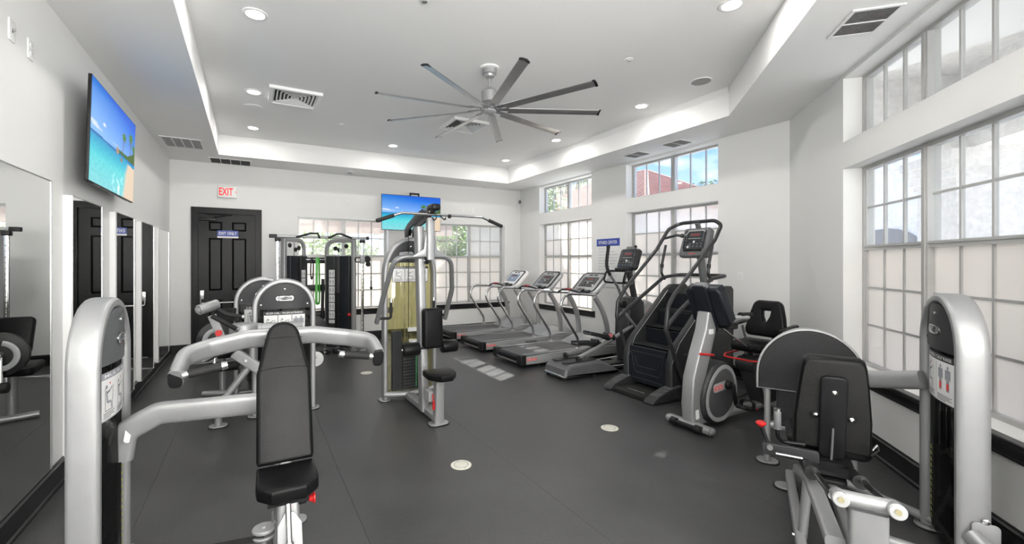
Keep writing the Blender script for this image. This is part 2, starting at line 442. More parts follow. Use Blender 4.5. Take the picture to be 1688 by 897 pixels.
# skirting boards
def skirt(name, start, along, outw, s0, s1):
    M = Matrix((V(along), V(outw), V((0, 0, 1)))).transposed().to_4x4(); M.translation = V(start)
    pr = [(0, 0), (-.028, 0), (-.028, .022), (-.016, .03), (-.016, .135), (-.022, .142), (-.022, .155), (-.010, .163), (-.006, .172), (0, .175)]
    n = len(pr); vs = [(s, -.001 + y, z) for s in (s0, s1) for y, z in pr]
    fs = [(i, (i + 1) % n, n + (i + 1) % n, n + i) for i in range(n)] + [tuple(range(n)), tuple(range(2 * n - 1, n - 1, -1))]
    return MB().add(vs, fs, M).o(name, BTRIM, kind='structure', ang=20)
skirt('baseboard_left', (WL, 0, 0), (0, 1, 0), (-1, 0, 0), -3.5, WB - .02)
skirt('baseboard_back', (0, WB, 0), (1, 0, 0), (0, 1, 0), .19, WR)
skirt('baseboard_back_corner', (0, WB, 0), (1, 0, 0), (0, 1, 0), WL, -.92)
skirt('baseboard_right', (WR, 0, 0), (0, 1, 0), (1, 0, 0), 3.0, WB - .02)
skirt('baseboard_angled', DG, DA, DO, .01, 4.6)

# windows
wn = [0]
def window(M, s0, s1, z0, z1, low, glass, gapdepth=.15):
    """two side by side lights; low windows have two sashes; glass = per unit (upper rows, lower rows)"""
    wn[0] += 1
    e = thing('window_%d' % wn[0], None, None, M @ V(((s0 + s1) / 2, .12, z0)), kind='structure')
    iv = e.matrix_basis.inverted()
    Q = iv @ M
    d0, d1 = gapdepth, gapdepth + .07
    fw = .032; mw = .035; nu = len(glass); gw = (s1 - s0 - 2 * (fw + .012) - (nu - 1) * 2 * mw) / nu
    us = [(s0 + fw + .012 + k * (gw + 2 * mw), s0 + fw + .012 + k * (gw + 2 * mw) + gw) for k in range(nu)]
    fr = MB()
    fr.box(s0, s0 + fw, d0, d1, z0, z1, Q); fr.box(s1 - fw, s1, d0, d1, z0, z1, Q)
    fr.box(s0 + fw, s1 - fw, d0, d1, z0, z0 + fw, Q); fr.box(s0 + fw, s1 - fw, d0, d1, z1 - fw, z1, Q)
    fr.box(s0 + fw, s0 + fw + .012, d0 + .012, d1, z0 + fw, z1 - fw, Q); fr.box(s1 - fw - .012, s1 - fw, d0 + .012, d1, z0 + fw, z1 - fw, Q)
    fr.o('window_frame', ALU, e)
    for k in range(nu - 1):
        mid = us[k][1] + mw; MB().box(mid - mw, mid + mw, d0 - .012, d1, z0 + fw, z1 - fw, Q).box(mid - .012, mid + .012, d0 - .02, d0 - .012, z0 + fw, z1 - fw, Q).o('mullion', ALU, e)
    zr = 1.735
    for u, (a, b) in enumerate(us):
        if low:
            MB().box(a, b, d0 - .006, d1, zr - .022, zr + .025, Q).box(a, b, d0 - .014, d0 - .006, zr + .005, zr + .018, Q).o('sash_rail', ALU, e)
            banks = [(z0 + fw, zr - .022, 3, glass[u][1]), (zr + .025, z1 - fw, 2, glass[u][0])]
        else: banks = [(z0 + fw, z1 - fw, 1, glass[u][0])]
        for q0, q1, rows, g in banks:
            gm = .0085; w = (b - a) / 3; h = (q1 - q0) / rows
            for k in (1, 2): MB().box(a + w * k - gm, a + w * k + gm, d0 + .018, d0 + .042, q0, q1, Q).o('muntin', ALU, e)
            for k in range(1, rows): MB().box(a, b, d0 + .020, d0 + .040, q0 + h * k - gm, q0 + h * k + gm, Q).o('muntin', ALU, e)
            for i in range(3):
                for j in range(rows):
                    gg = g[min(j, len(g) - 1)] if isinstance(g, tuple) else g
                    MB().box(a + w * i + .002, a + w * (i + 1) - .002, d0 + .028, d0 + .032, q0 + h * j + .002, q0 + h * (j + 1) - .002, Q).o('pane', gg, e)
    return e
F, K, Hz = GFRO, GCLR, GHAZ
window(MBK, .80, 2.58, *LO, True, ((K, F), (K, F)))
window(MBK, 3.67, 5.46, *LO, True, ((K, F), (Hz, F)))
window(MRT, 6.61, 8.38, *LO, True, (((F, Hz), F), ((F, Hz), F)))
window(MRT, 6.61, 8.38, *TR_, False, ((K, K), (K, K)))
window(MRT, 3.96, 5.71, *LO, True, (((F, Hz), F), ((F, Hz), F)))
window(MRT, 3.96, 5.71, *TR_, False, ((K, K), (K, K)))
window(MDG, 1.35, 4.02, *LO, True, ((K, F), (K, F), (K, F)))
window(MDG, 1.35, 4.02, *TR_, False, ((K, K), (K, K), (K, K)))

# window sills: black stool and apron under each low window
tn = [1]
def sill(M, s0, s1):
    tn[0] += 1
    pr = [(-.052, .628), (-.058, .634), (-.058, .645), (-.052, .651), (.0, .651), (.0, .53), (-.012, .53), (-.014, .545), (-.020, .552), (-.020, .60), (-.028, .612), (-.03, .628)]
    n = len(pr); a, b = s0 - .10, s1 + .10
    vs = [(s, y - .001, z) for s in (a, b) for y, z in pr]
    fs = [(i, (i + 1) % n, n + (i + 1) % n, n + i) for i in range(n)] + [tuple(range(n)), tuple(range(2 * n - 1, n - 1, -1))]
    MB().add(vs, fs, M).o('trim_%d' % tn[0], BTRIM, kind='structure', ang=20)
for M_, a_, b_ in ((MBK, .80, 2.58), (MBK, 3.67, 5.46), (MRT, 6.61, 8.38), (MRT, 3.96, 5.71), (MDG, 1.35, 4.02)): sill(M_, a_, b_)

# ---- the door
dr = thing('door_1', None, None, (-.365, WB, 0), kind='structure')
cs = MB()
def casing(a, b, c, d):
    cs.box(a, b, WB - .022, WB - .001, c, d)
cs.box(-.914, -.815, WB - .018, WB + .05, 0, 2.58); cs.box(.085, .184, WB - .018, WB + .05, 0, 2.58); cs.box(-.815, .085, WB - .018, WB + .05, 2.478, 2.58)
cs.box(-.914, -.885, WB - .034, WB - .018, 0, 2.58); cs.box(.155, .184, WB - .034, WB - .018, 0, 2.58); cs.box(-.885, .155, WB - .034, WB - .018, 2.551, 2.58)
cs.box(-.835, -.815, WB - .026, WB - .018, 0, 2.498); cs.box(.085, .105, WB - .026, WB - .018, 0, 2.498); cs.box(-.815, .085, WB - .026, WB - .018, 2.478, 2.498)
cs.o('door_casing', BDOOR, dr, w=True)
PX = [(-.654, -.45), (-.295, -.068)]; PZ = [(.25, .93), (1.10, 2.04), (2.17, 2.335)]
leaf = MB()
zs_ = [.008, .25, .93, 1.10, 2.04, 2.17, 2.335, 2.480]; xs_ = [-.8165, -.654, -.45, -.295, -.068, .0865]
for i in range(5):
    for j in range(7):
        hole = i in (1, 3) and j in (1, 3, 5)
        leaf.box(xs_[i], xs_[i + 1], WB + (.048 if hole else .03), WB + .07, zs_[j], zs_[j + 1])
lf = leaf.o('door_leaf', BDOOR, dr, w=True)
for a, b in PX:
    for c, d in PZ:
        m = .03
        MB().add([(a, WB + .0478, c), (b, WB + .0478, c), (b, WB + .0478, d), (a, WB + .0478, d), (a + m, WB + .031, c + m), (b - m, WB + .031, c + m), (b - m, WB + .031, d - m), (a + m, WB + .031, d - m)],
                 [(0, 1, 5, 4), (1, 2, 6, 5), (2, 3, 7, 6), (3, 0, 4, 7), (4, 5, 6, 7)]).o('door_panel', BDOOR, lf, w=True, ang=10)
cl = MB().cbox((-.665, WB - .005, 2.37), (.26, .055, .05), .008).o('door_closer', BLK, dr, w=True)
MB().tube([(-.58, WB - .035, 2.40), (-.36, WB - .08, 2.452), (-.30, WB - .02, 2.458)], .009, .01, 8).tube([(-.70, WB - .04, 2.458), (-.36, WB - .08, 2.458)], .007, .01, 8).o('closer_arm', BLK, cl, w=True)
eb = MB().cbox((-.753, WB + .008, 1.03), (.075, .045, .17), .01).o('exit_alarm_box', STEEL, dr, w=True, label='silver alarm box of the exit bar')
MB().tube([(-.775, WB - .01, .95), (-.775, WB - .045, .885), (.02, WB - .045, .885), (.02, WB + .02, .885)], .011, .03, 10).o('push_bar', STEEL, eb, w=True)
MB().box(-.83, .10, WB + .0, WB + .25, -.02, .004).o('threshold', STEEL, dr, w=True)

sg = thing('exit_sign', 'white box sign with red EXIT letters above the black door', 'sign', (-.367, WB, 2.76))
MB().cbox((-.367, WB - .032, 2.87), (.298, .06, .205), .006).o('sign_housing', WHITE, sg, w=True)
Ms = frame((-.385, WB - .0625, 2.872), (1, 0, 0), (0, 0, 1))
text('EXIT', .215, .135, Ms, EXITR, sg, w=True)
text('>', .02, .04, frame((-.236, WB - .0625, 2.872), (1, 0, 0), (0, 0, 1)), EXITR, sg, 'chevron', w=True)
sg = thing('exit_only_sign', 'blue EXIT ONLY sign with white lower band on the black door', 'sign', (-.36, WB + .03, 2.04))
MB().box(-.525, -.196, WB + .021, WB + .0295, 2.075, 2.18).o('sign_plate', BLUE, sg, w=True)
MB().box(-.525, -.196, WB + .021, WB + .0295, 2.045, 2.0745).o('sign_band', PAPER, sg, w=True)
text('EXIT ONLY', .28, .055, frame((-.36, WB + .0205, 2.128), (1, 0, 0), (0, 0, 1)), PAPER, sg, w=True)
text('RE-ENTER AT FRONT', .2, .011, frame((-.36, WB + .0205, 2.06), (1, 0, 0), (0, 0, 1)), INKG, sg, 'small_lettering', w=True)

# ---- mirrors on the left wall
mr = thing('wall_mirror', 'large flat frameless mirror on the left wall, nearest the camera', 'mirror', (WL, 3.2, .142))
MB().box(WL - .0, WL + .006, 1.9, 4.09, .150, 2.159).o('glass', MIRROR, mr, w=True)
MB().box(WL, WL + .009, 1.9, 4.10, .142, .150).box(WL, WL + .009, 4.09, 4.10, .150, 2.167).box(WL, WL + .009, 1.9, 4.09, 2.159, 2.167).o('edge_strip', STEEL, mr, w=True)
for i, (a, b, lb) in enumerate(((4.325, 5.06, 'boxed mirror standing off the left wall under the beach television'),
                            (5.537, 6.28, 'second boxed mirror from the corner cluster, its glass showing the mirrored EXIT ONLY sign'),
                            (6.674, 7.43, 'boxed mirror on the left wall, narrow dark reflection, third from the television side'),
                            (7.81, 8.69, 'boxed mirror on the left wall nearest the black door corner'))):
    mr = thing('boxed_mirror', lb, 'mirror', (WL, (a + b) / 2, .15), group='boxed mirrors along the left wall')
    MB().box(WL + .001, WL + .049, a, b, .155, 2.10).o('mirror_box', WHITE, mr, w=True)
    MB().box(WL + .049, WL + .055, a + .004, b - .004, .165, 2.094).o('glass', MIRROR, mr, w=True)
    MB().box(WL + .049, WL + .058, a, a + .004, .155, 2.10).box(WL + .049, WL + .058, b - .004, b, .155, 2.10).box(WL + .049, WL + .058, a + .004, b - .004, .155, .165).box(WL + .049, WL + .058, a + .004, b - .004, 2.094, 2.10).o('edge_strip', STEEL, mr, w=True)

# ---- televisions with a beach picture
def beach(u, v):
    hz = .50 - .02 * u
    if v > hz:
        t = (v - hz) / (1 - hz)
        c = [.26 - .25 * min(1, t * 1.1 + .3 * u), .52 - .40 * min(1, t * .9 + .3 * u), .95 - .30 * t]
        for cx, cy, sx, sy, k in ((.25, .64, .04, .022, .8), (.05, .58, .10, .035, .6), (.12, .56, .12, .02, .5), (.5, .54, .14, .012, .3)):
            q = ((u - cx) / sx) ** 2 + ((v - cy) / sy) ** 2
            w = k * max(0, 1 - q + .5 * noise.noise(V((u * 22, v * 40, 3))))
            w = min(1, max(0, w)); c = [a * (1 - w) + .9 * w for a in c]
    else:
        t = (hz - v) / hz
        n = .06 * noise.noise(V((u * 26, v * 50 * (1.2 - t), 1)))
        a = min(1, t * 2.2)
        c = [.02 + .22 * a * t + n, .26 + .42 * a + n, .58 + .14 * a + n]
        if t < .05: c = [.01, .16, .45]
        sand = (u - .70) * 1.1 - (t - .12) * .42
        edge = (v - .16) * .9 + (u - .62) * -.0
        sb = u - (.72 + .22 * abs(t - .45) ** 1.2 * (1 if t < .45 else -.4))
        if t > .12 and sb > 0:
            w = min(1, sb * 14); s = (.78, .62, .46); c = [x * (1 - w) + y * w for x, y in zip(c, s)]
        fo = noise.noise(V((u * 16, v * 16, 7)))
        fk = max(0, fo) * max(0, 1 - abs(sb + .12) / .22) * min(1, max(0, t - .45) * 4) * 1.2; c = [min(1, x + fk) for x in c]
    def palm(px, py, s, trunk):
        nonlocal c
        dx, dy = u - px, (v - py) * .6
        if abs(dx) < s * 1.1 and abs(dy) < s * 1.3:
            for k in range(11):
                a = R(-70 + 32 * k); ca, sa = cos(a), sin(a)
                for q in range(1, 9):
                    f = q / 8; fx, fy = s * ca * f, s * (sa * f * .8 - .45 * f * f + .08)
                    if (dx - fx) ** 2 + ((dy - fy) * .9) ** 2 < (s * .085 * (1.25 - f)) ** 2: c = [.03 + .10 * f, .15 + .14 * (k % 3) * .5, .015]; break
        if abs(u - px - trunk * (py - v)) < .006 and hz - .02 < v < py: c = [.16, .11, .06]
    if u > .56 and abs(v - (hz + .012 + max(0, u - .80) * .30)) < .02 + max(0, u - .78) * .25: c = [.05, .14, .02]
    if (u - .545) ** 2 / .0011 + (v - hz - .004) ** 2 / .0016 < 1: c = [.42, .27, .16]
    if (u - .645) ** 2 / .0006 + (v - hz + .07) ** 2 / .0007 < 1: c = [.32, .2, .12]
    palm(.70, .70, .085, -.22); palm(.88, .76, .10, -.1); palm(.97, .66, .08, 0)
    return [max(0, x) for x in c]
def tv(name, label, M, n, W=1.235, H=.70, dep=.715):
    """M: centre of the picture, x right, y up, z towards the viewer"""
    t = thing(name, label, 'television', M.translation - V((0, 0, .36)))
    iv = t.matrix_basis.inverted(); Q = iv @ M
    MB().pad(rrect(W, H, .008, 2), .022, .003, Q @ T(0, 0, -.024)).o('bezel', BLK, t)
    MB().pad(rrect(W * .72, .30, .02), .026, .006, Q @ T(0, -.17, -.048)).o('rear_housing', BLK, t)
    s = screen_mesh('screen', W - .014, H - .016, n, int(n * .56), beach, Q @ T(0, .001, -.0005), t)
    v = MB()
    for k in range(12): v.box(-.54 + .09 * k, -.47 + .09 * k, -H / 2 - .0035, -H / 2, -.022, -.005, Q)
    v.o('speaker_grille', GREY2, t)
    return t, Q
M1 = frame((-1.066, 5.05, 2.627), (0, 1, 0), (.028, 0, 1))
t, Q = tv('television', 'wall television with a beach picture on the left wall above the mirrors', M1, 200, 1.43, .815)
br = MB().box(-.22, .22, -.17, .17, -.150, -.138, Q).o('wall_plate', BLK, t)
MB().box(-.25, -.22, -.22, .22, -.062, -.048, Q).box(.22, .25, -.22, .22, -.062, -.048, Q).box(-.24, -.20, .10, .14, -.14, -.06, Q).box(.20, .24, .10, .14, -.14, -.06, Q).box(-.24, -.20, -.14, -.10, -.14, -.06, Q).box(.20, .24, -.14, -.10, -.14, -.06, Q).o('mount_arm', BLK, t)
M2 = frame((2.862, 8.47, 2.592), (1, 0, 0), (0, 0, 1))
t, Q = tv('television', 'hung television with a beach picture behind the pull-down machine', M2, 120)
MB().box(-.04, .19, .02, .07, -.10, -.06, Q).box(-.03, -.005, .05, .42, -.075, -.05, Q).box(.15, .175, .05, .42, -.075, -.05, Q).box(-.03, .175, .385, .42, -.075, -.05, Q).o('top_bracket', BLK, t)
MB().box(-.2, .2, -.15, .15, -.715, -.70, Q).tube([(0, 0, -.70), (.12, 0, -.4), (0, 0, -.06)], .022, .03, 10, M=Q).box(-.2, .2, -.12, .12, -.06, -.05, Q).o('mount_arm', BLK, t)

# ---- ceiling fittings
def plate_y(n, x0, x1, y0, y1, z, th=.01): pass
CANS = [(.035, 4.2, 'nearest the camera on the left side'), (.035, 6.12, 'beside the louvred diffuser on the left'), (.035, 7.76, 'nearest the black door'),
        (4.63, 4.2, 'right of the fan blades'), (4.63, 6.07, 'at the tip of the fan blade over the right side'), (2.26, 7.75, 'in the middle of the far end'), (4.63, 7.75, 'in the far right corner of the raised ceiling'), (3.46, 2.2, 'at the top edge, nearest the angled windows')]
for x, y, where in CANS:
    c = thing('recessed_light', 'round recessed ceiling light %s' % where, 'ceiling light', (x, y, H2), group='recessed lights in the raised ceiling')
    MB().lathe([(0, .098), (-.006, .098), (-.010, .088), (-.010, .074), (-.001, .070), (-.0005, .0)], (0, 0, 0), (0, 0, 1), 28).o('trim_ring', WHITE, c)
    MB().lathe([(-.003, .0005), (-.0045, .069), (-.002, .070)], (0, 0, 0), (0, 0, 1), 24).o('lamp_lens', LAMP, c)
    l = bpy.data.lights.new('can', 'AREA'); l.shape = 'DISK'; l.size = .14; l.energy = 8; l.color = (1, .97, .93)
    lo = bpy.data.objects.new('lamp', l); C.objects.link(lo); lo.parent = c; lo.location = (0, 0, -.014)
for x, y, where in ((.03, 6.72, 'on the left side of the raised ceiling'), (4.61, 3.3, 'near the angled windows'), (4.6, 6.8, 'in the far right part of the raised ceiling')):
    c = thing('ceiling_speaker', 'round white flush speaker %s' % where, 'speaker', (x, y, H2), group='flush ceiling speakers')
    MB().lathe([(0, .118), (-.006, .118), (-.008, .108)], (0, 0, 0), (0, 0, 1), 28).o('rim', WHITE, c)
    MB().lathe([(-.003, .106), (-.009, .104), (-.011, .05), (-.0115, .001)], (0, 0, 0), (0, 0, 1), 28).o('grille', GRILL if x > 3 and y < 4 else WHITE, c)
for x, y, z, where in ((3.46, 3.3, H2, 'on the raised ceiling right of the fan'), (1.22, 6.93, H2, 'on the raised ceiling left of the fan'), (1.23, 3.33, H2, 'at the top edge of the picture'), (4.84, 9.04, H1, 'on the low ceiling by the far right corner')):
    c = thing('fire_sprinkler', 'small white recessed sprinkler %s' % where, 'sprinkler', (x, y, z), group='ceiling sprinklers')
    MB().lathe([(0, .042), (-.004, .042), (-.007, .03)], (0, 0, 0), (0, 0, 1), 20).o('escutcheon', WHITE, c)
    MB().lathe([(-.005, .012), (-.016, .010), (-.018, .022), (-.020, .022)], (0, 0, 0), (0, 0, 1), 14).o('deflector', STEEL, c)
c = thing('smoke_detector', 'round white smoke detector on the low ceiling near the black door', 'detector', (1.71, 8.78, H1))
MB().lathe([(0, .07), (-.012, .07), (-.018, .062)], (0, 0, 0), (0, 0, 1), 28).o('base', WHITE, c)
MB().lathe([(-.016, .056), (-.03, .052), (-.042, .032), (-.043, .001)], (0, 0, 0), (0, 0, 1), 28).o('cover', LGREY, c)
c = thing('motion_sensor', 'small oval motion sensor high in the far right corner', 'sensor', (5.86, 9.14, 3.10))
MB().ball((0, 0, 0), .055, 16, sc=(.8, .8, 1.1)).o('housing', WHITE, c)
MB().ball((-.012, -.028, -.005), .036, 14, sc=(.8, .8, 1.2)).o('lens', GREY2, c)

def diffuser(x, y, lb):
    c = thing('ceiling_diffuser', lb, 'air vent', (x, y, H2), group='square louvred diffusers')
    o = .30; d = .035
    MB().ring([(-o, -o), (o, -o), (o, o), (-o, o)], [(-o + .045, -o + .045), (o - .045, -o + .045), (o - .045, o - .045), (-o + .045, o - .045)], d, T(0, 0, -d)).o('frame', WHITE, c)
    MB().box(-o + .04, o - .04, -o + .04, o - .04, -.004, -.001).o('duct', DARKV, c)
    for q in range(4):
        for k in range(6):
            r = .245 - .041 * k; l = r - .004
            M = rot('Z', 90 * q) @ T(0, -r, -.016) @ rot('X', 40)
            MB().box(-l, l, -.013, .013, -.0015, .0015, M).o('slat', WHITE, c)
    MB().box(-.018, .018, -.018, .018, -.026, -.02).o('centre_cap', WHITE, c)
diffuser(.497, 6.07, 'square louvred air diffuser on the left of the raised ceiling')
diffuser(2.889, 6.067, 'square louvred air diffuser behind the fan blades')
def grille(name, lb, M, w, h, banks, n, mt, tilt=28, cov=.36):
    """frame in local xy hanging below z=0; slats along x, stacked in y"""
    c = thing(name, lb, 'air vent', M.translation)
    Q = c.matrix_basis.inverted() @ M
    fr = .022
    MB().ring([(-w / 2, -h / 2), (w / 2, -h / 2), (w / 2, h / 2), (-w / 2, h / 2)], [(-w / 2 + fr, -h / 2 + fr), (w / 2 - fr, -h / 2 + fr), (w / 2 - fr, h / 2 - fr), (-w / 2 + fr, h / 2 - fr)], .009, Q @ T(0, 0, -.009)).o('frame', WHITE, c)
    MB().box(-w / 2 + .01, w / 2 - .01, -h / 2 + .01, h / 2 - .01, -.003, -.001, Q).o('duct', DARKV, c)
    iw = w - 2 * fr; bw = iw / banks; src = None
    for b in range(banks):
        x0 = -iw / 2 + b * bw; x1 = x0 + bw
        if b: MB().box(x0 - .006, x0 + .006, -h / 2 + fr, h / 2 - fr, -.010, -.004, Q).o('divider', WHITE, c)
        ih = h - 2 * fr
        for k in range(n):
            yy = -ih / 2 + ih * (k + .5) / n
            MB().box(x0 + .004, x1 - .004, -ih / n * cov, ih / n * cov, -.0008, .0008, Q @ T(0, yy, -.006) @ rot('X', tilt)).o('slat', mt, c)
    return c
grille('ceiling_vent', 'perforated return vent on the low ceiling beside the left television', frame((-.878, 7.84, H1), (1, 0, 0), (0, 1, 0)), .50, .60, 4, 14, WHITE)
grille('linear_vent', 'four section linear vent on the low ceiling above the door', frame((-.305, 8.90, H1), (1, 0, 0), (0, 1, 0)), .64, .44, 4, 10, GRILL)
grille('ceiling_vent', 'small two section vent above the right windows, the farther one', frame((5.58, 5.16, H1), (0, 1, 0), (-1, 0, 0)), .37, .31, 2, 12, GRILL)
grille('ceiling_vent', 'small two section vent above the right windows, the nearer one', frame((5.58, 4.39, H1), (0, 1, 0), (-1, 0, 0)), .37, .31, 2, 12, GRILL)
grille('ceiling_vent', 'large slatted supply vent on the low ceiling by the angled windows', frame((3.976, 1.52, H1), (S2, S2, 0), (-S2, S2, 0)), .40, .31, 2, 21, WHITE, -40, .32)

# ---- ceiling fan
fan = thing('ceiling_fan', 'large brushed grey ceiling fan with nine long straight blades', 'ceiling fan', (2.28, 4.162, H2))
MB().lathe([(0, .105), (-.014, .105), (-.018, .085)], (0, 0, 0), (0, 0, 1), 28).o('ceiling_ring', WHITE, fan)
MB().lathe([(-.014, .078), (-.07, .076), (-.078, .06), (-.10, .052), (-.112, .03), (-.118, .012)], (0, 0, 0), (0, 0, 1), 28).o('canopy', SILV, fan)
MB().cyl((0, 0, -.10), (0, 0, -.225), .013).o('downrod', SILV, fan)
mo = MB().lathe([(-.215, .022), (-.225, .04), (-.255, .082), (-.262, .088), (-.375, .088), (-.40, .06), (-.43, .045)], (0, 0, 0), (0, 0, 1), 32).o('motor_housing', SILV, fan)
MB().lathe([(-.425, .045), (-.43, .078), (-.447, .078), (-.452, .03)], (0, 0, 0), (0, 0, 1), 32).o('blade_hub', SILVD, fan)
MB().lathe([(-.452, .07), (-.478, .072), (-.49, .055), (-.494, .001)], (0, 0, 0), (0, 0, 1), 32).o('hub_cap', LGREY, fan)
for k in range(9):
    A = rot('Z', 15 + 40 * k)
    pf = [(-.046, .004), (-.02, .009), (.02, .008), (.047, -.006), (.044, -.009), (.0, .001), (-.045, -.001)]
    a = A @ T(0, 0, -.458) @ rot('X', -9)
    b = MB().sweep([(.20, 0, 0), (1.195, 0, 0)], [(v_, -u_) for u_, v_ in pf], (0, 0, 1), M=a).o('blade', STEEL, fan)
    MB().sweep([(1.193, 0, 0), (1.215, 0, 0)], [(v_ * 1.5, -u_ * 1.04) for u_, v_ in pf], (0, 0, 1), M=a).o('blade_tip', BLK, b)
    MB().box(.06, .24, -.026, .026, .008, .013, a).box(.05, .10, -.02, .02, -.004, .010, a).o('blade_bracket', SILVD, b)

# ---- floor discs
for x, y, lb in ((1.464, 3.14, 'ivory round floor cover plate nearest the camera'), (3.055, 3.161, 'ivory round floor cover plate in front of the recumbent bike'), (1.48, 6.41, 'ivory round floor cover plate left of the pull-down machine')):
    c = thing('floor_cover_plate', lb, 'floor plate', (x, y, 0), group='round floor cover plates')
    MB().lathe([(.0, .082), (.004, .082), (.0065, .078), (.0065, .001)], (0, 0, 0), (0, 0, 1), 36).o('disc', DISC, c)
    MB().ring(circ(.058, 30), circ(.051, 30), .0012, T(0, 0, .0062)).o('groove_ring', LGREY, c)
    MB().cyl((.0, .064, .006), (0, .064, .009), .006, n=10).cyl((.0, -.064, .006), (0, -.064, .009), .006, n=10).o('screw_cap', LGREY, c)

# ---- switches, outlets, signs
def wplate(lb, M, kind, cat='outlet', name='wall_outlet'):
    c = thing(name, lb, cat, M.translation); Q = c.matrix_basis.inverted() @ M
    MB().pad(rrect(.078, .125, .006, 2), .007, .003, Q).o('cover_plate', WHITE, c)
    if kind == 'duplex':
        for s in (-.026, .026):
            f = MB().pad(rrect(.033, .03, .01, 3), .003, .001, Q @ T(0, s, .0068)).o('socket', PAPER, c)
            MB().box(-.008, -.0055, s - .002, s + .008, .0098, .0102, Q).box(.0055, .008, s - .002, s + .008, .0098, .0102, Q).o('slots', INK, c)
    elif kind == 'rocker': MB().pad(rrect(.034, .067, .004, 2), .006, .002, Q @ T(0, 0, .006)).o('rocker', PAPER, c)
    elif kind == 'toggle':
        MB().box(-.005, .005, -.012, .012, .006, .009, Q).o('slot', INK, c); MB().box(-.004, .004, -.002, .012, .008, .02, Q).o('toggle', STEEL, c)
    else: MB().cyl(Q @ V((0, 0, .006)), Q @ V((0, 0, .012)), .007, n=10).o('coax_jack', STEEL, c)
XL, YB = (0, 1, 0), (0, 0, 1)
wplate('white wall plate with a small toggle, highest on the left wall', frame((WL, 3.536, 2.944), XL, YB), 'toggle')
wplate('white duplex outlet on the left wall, beside the toggle plate', frame((WL, 3.781, 2.937), XL, YB), 'duplex')
for x, lb in ((1.575, 'white wall plate left of the far television, the left one of the pair'), (1.745, 'white wall plate left of the far television, the right one of the pair')):
    wplate(lb, frame((x, WB, 2.81), (1, 0, 0), YB), 'duplex')
for x, lb in ((4.33, 'white wall plate above the tree window, the left one of the pair'), (4.585, 'white wall plate above the tree window, the right one of the pair')):
    wplate(lb, frame((x, WB, 2.82), (1, 0, 0), YB), 'coax')
RX = (0, -1, 0)
wplate('white rocker switch on the right wall beyond the recumbent bike', frame((WR, 3.637, 1.41), RX, YB), 'rocker', 'switch', 'wall_switch')
wplate('white duplex outlet low on the right wall, left of the plugged one', frame((WR, 3.714, .53), RX, YB), 'duplex')
wplate('white duplex outlet low on the right wall, with a black plug in it', frame((WR, 3.545, .51), RX, YB), 'duplex')
pc = MB().cbox((WR - .03, 3.545, .485), (.035, .03, .03), .006).tube([(WR - .045, 3.545, .485), (WR - .08, 3.54, .44), (WR - .05, 3.5, .2), (WR - .07, 3.45, .012), (5.6, 3.25, .008), (5.1, 3.15, .008), (4.75, 3.1, .008)], .005, .08, 8).o('power_cord', BLK, label='black power cord running from the right wall outlet to the recumbent bike', cat='cord')

sg = thing('rules_sign', 'white FITNESS CENTER rules board with blue header between the right windows', 'sign', (WR, 6.155, 1.13))
def onR(y, z, d=0): return frame((WR - d, y, z), RX, YB)
MB().pad(rrect(.60, .92, .006, 2), .006, .002, onR(6.155, 1.59, .0)).o('board', PAPER, sg, w=True)
MB().pad(rrect(.60, .14, .004, 2), .002, .0005, onR(6.155, 1.98, .0061)).o('header', BLUE, sg, w=True)
text('FITNESS CENTER', .48, .06, onR(6.155, 1.98, .0085), PAPER, sg, w=True)
RULES = ['Use at your own risk', 'Residents and guests only', 'Proper attire and shoes required', 'Wipe down equipment after use', 'Return weights to the racks', 'No food or glass containers', 'Limit cardio to thirty minutes', 'Report damaged equipment', 'No children under sixteen', 'Music through headphones only', 'Thank you for your courtesy', 'Hours 5 AM to 11 PM']
for k, s in enumerate(RULES):
    text(s, min(.5, .0165 * len(s)), .024, onR(6.155 + .25 - min(.5, .0165 * len(s)) / 2 + .0, 1.86 - .056 * k, .0065), INKG, sg, 'rule_line', w=True)

# ================================================================ OUTSIDE
MB().box(-30, 60, -20, 60, -.5, -.12).o('ground', CONC, kind='structure')
def leaf_cloud(name, c, rad, n, size, m, parent, seed, hollow=.55):
    rnd = random.Random(seed); vs = []; fs = []
    for i in range(n):
        while 1:
            p = V((rnd.uniform(-1, 1), rnd.uniform(-1, 1), rnd.uniform(-1, 1)))
            if hollow < p.length < 1 + .12 * noise.noise(p * 3 + V((seed, 0, 0))): break
        q = V((p.x * rad[0], p.y * rad[1], p.z * rad[2])) * (1 + .18 * noise.noise(p * 2.3 + V((0, seed, 0)))) + V(c)
        a = V((rnd.gauss(0, 1), rnd.gauss(0, 1), rnd.gauss(0, 1))).normalized(); b = a.orthogonal().normalized()
        s = size * rnd.uniform(.6, 1.3); k = len(vs)
        vs += [q - a * s, q + b * s * .45, q + a * s, q - b * s * .45]; fs.append((k, k + 1, k + 2, k + 3))
    me = bpy.data.meshes.new(name); me.from_pydata([tuple(v) for v in vs], [], fs); me.materials.append(m)
    ob = bpy.data.objects.new(name, me); C.objects.link(ob)
    ob.parent = parent
    if parent: ob.matrix_parent_inverse = parent.matrix_basis.inverted()
    ob['kind'] = 'stuff'
    return ob
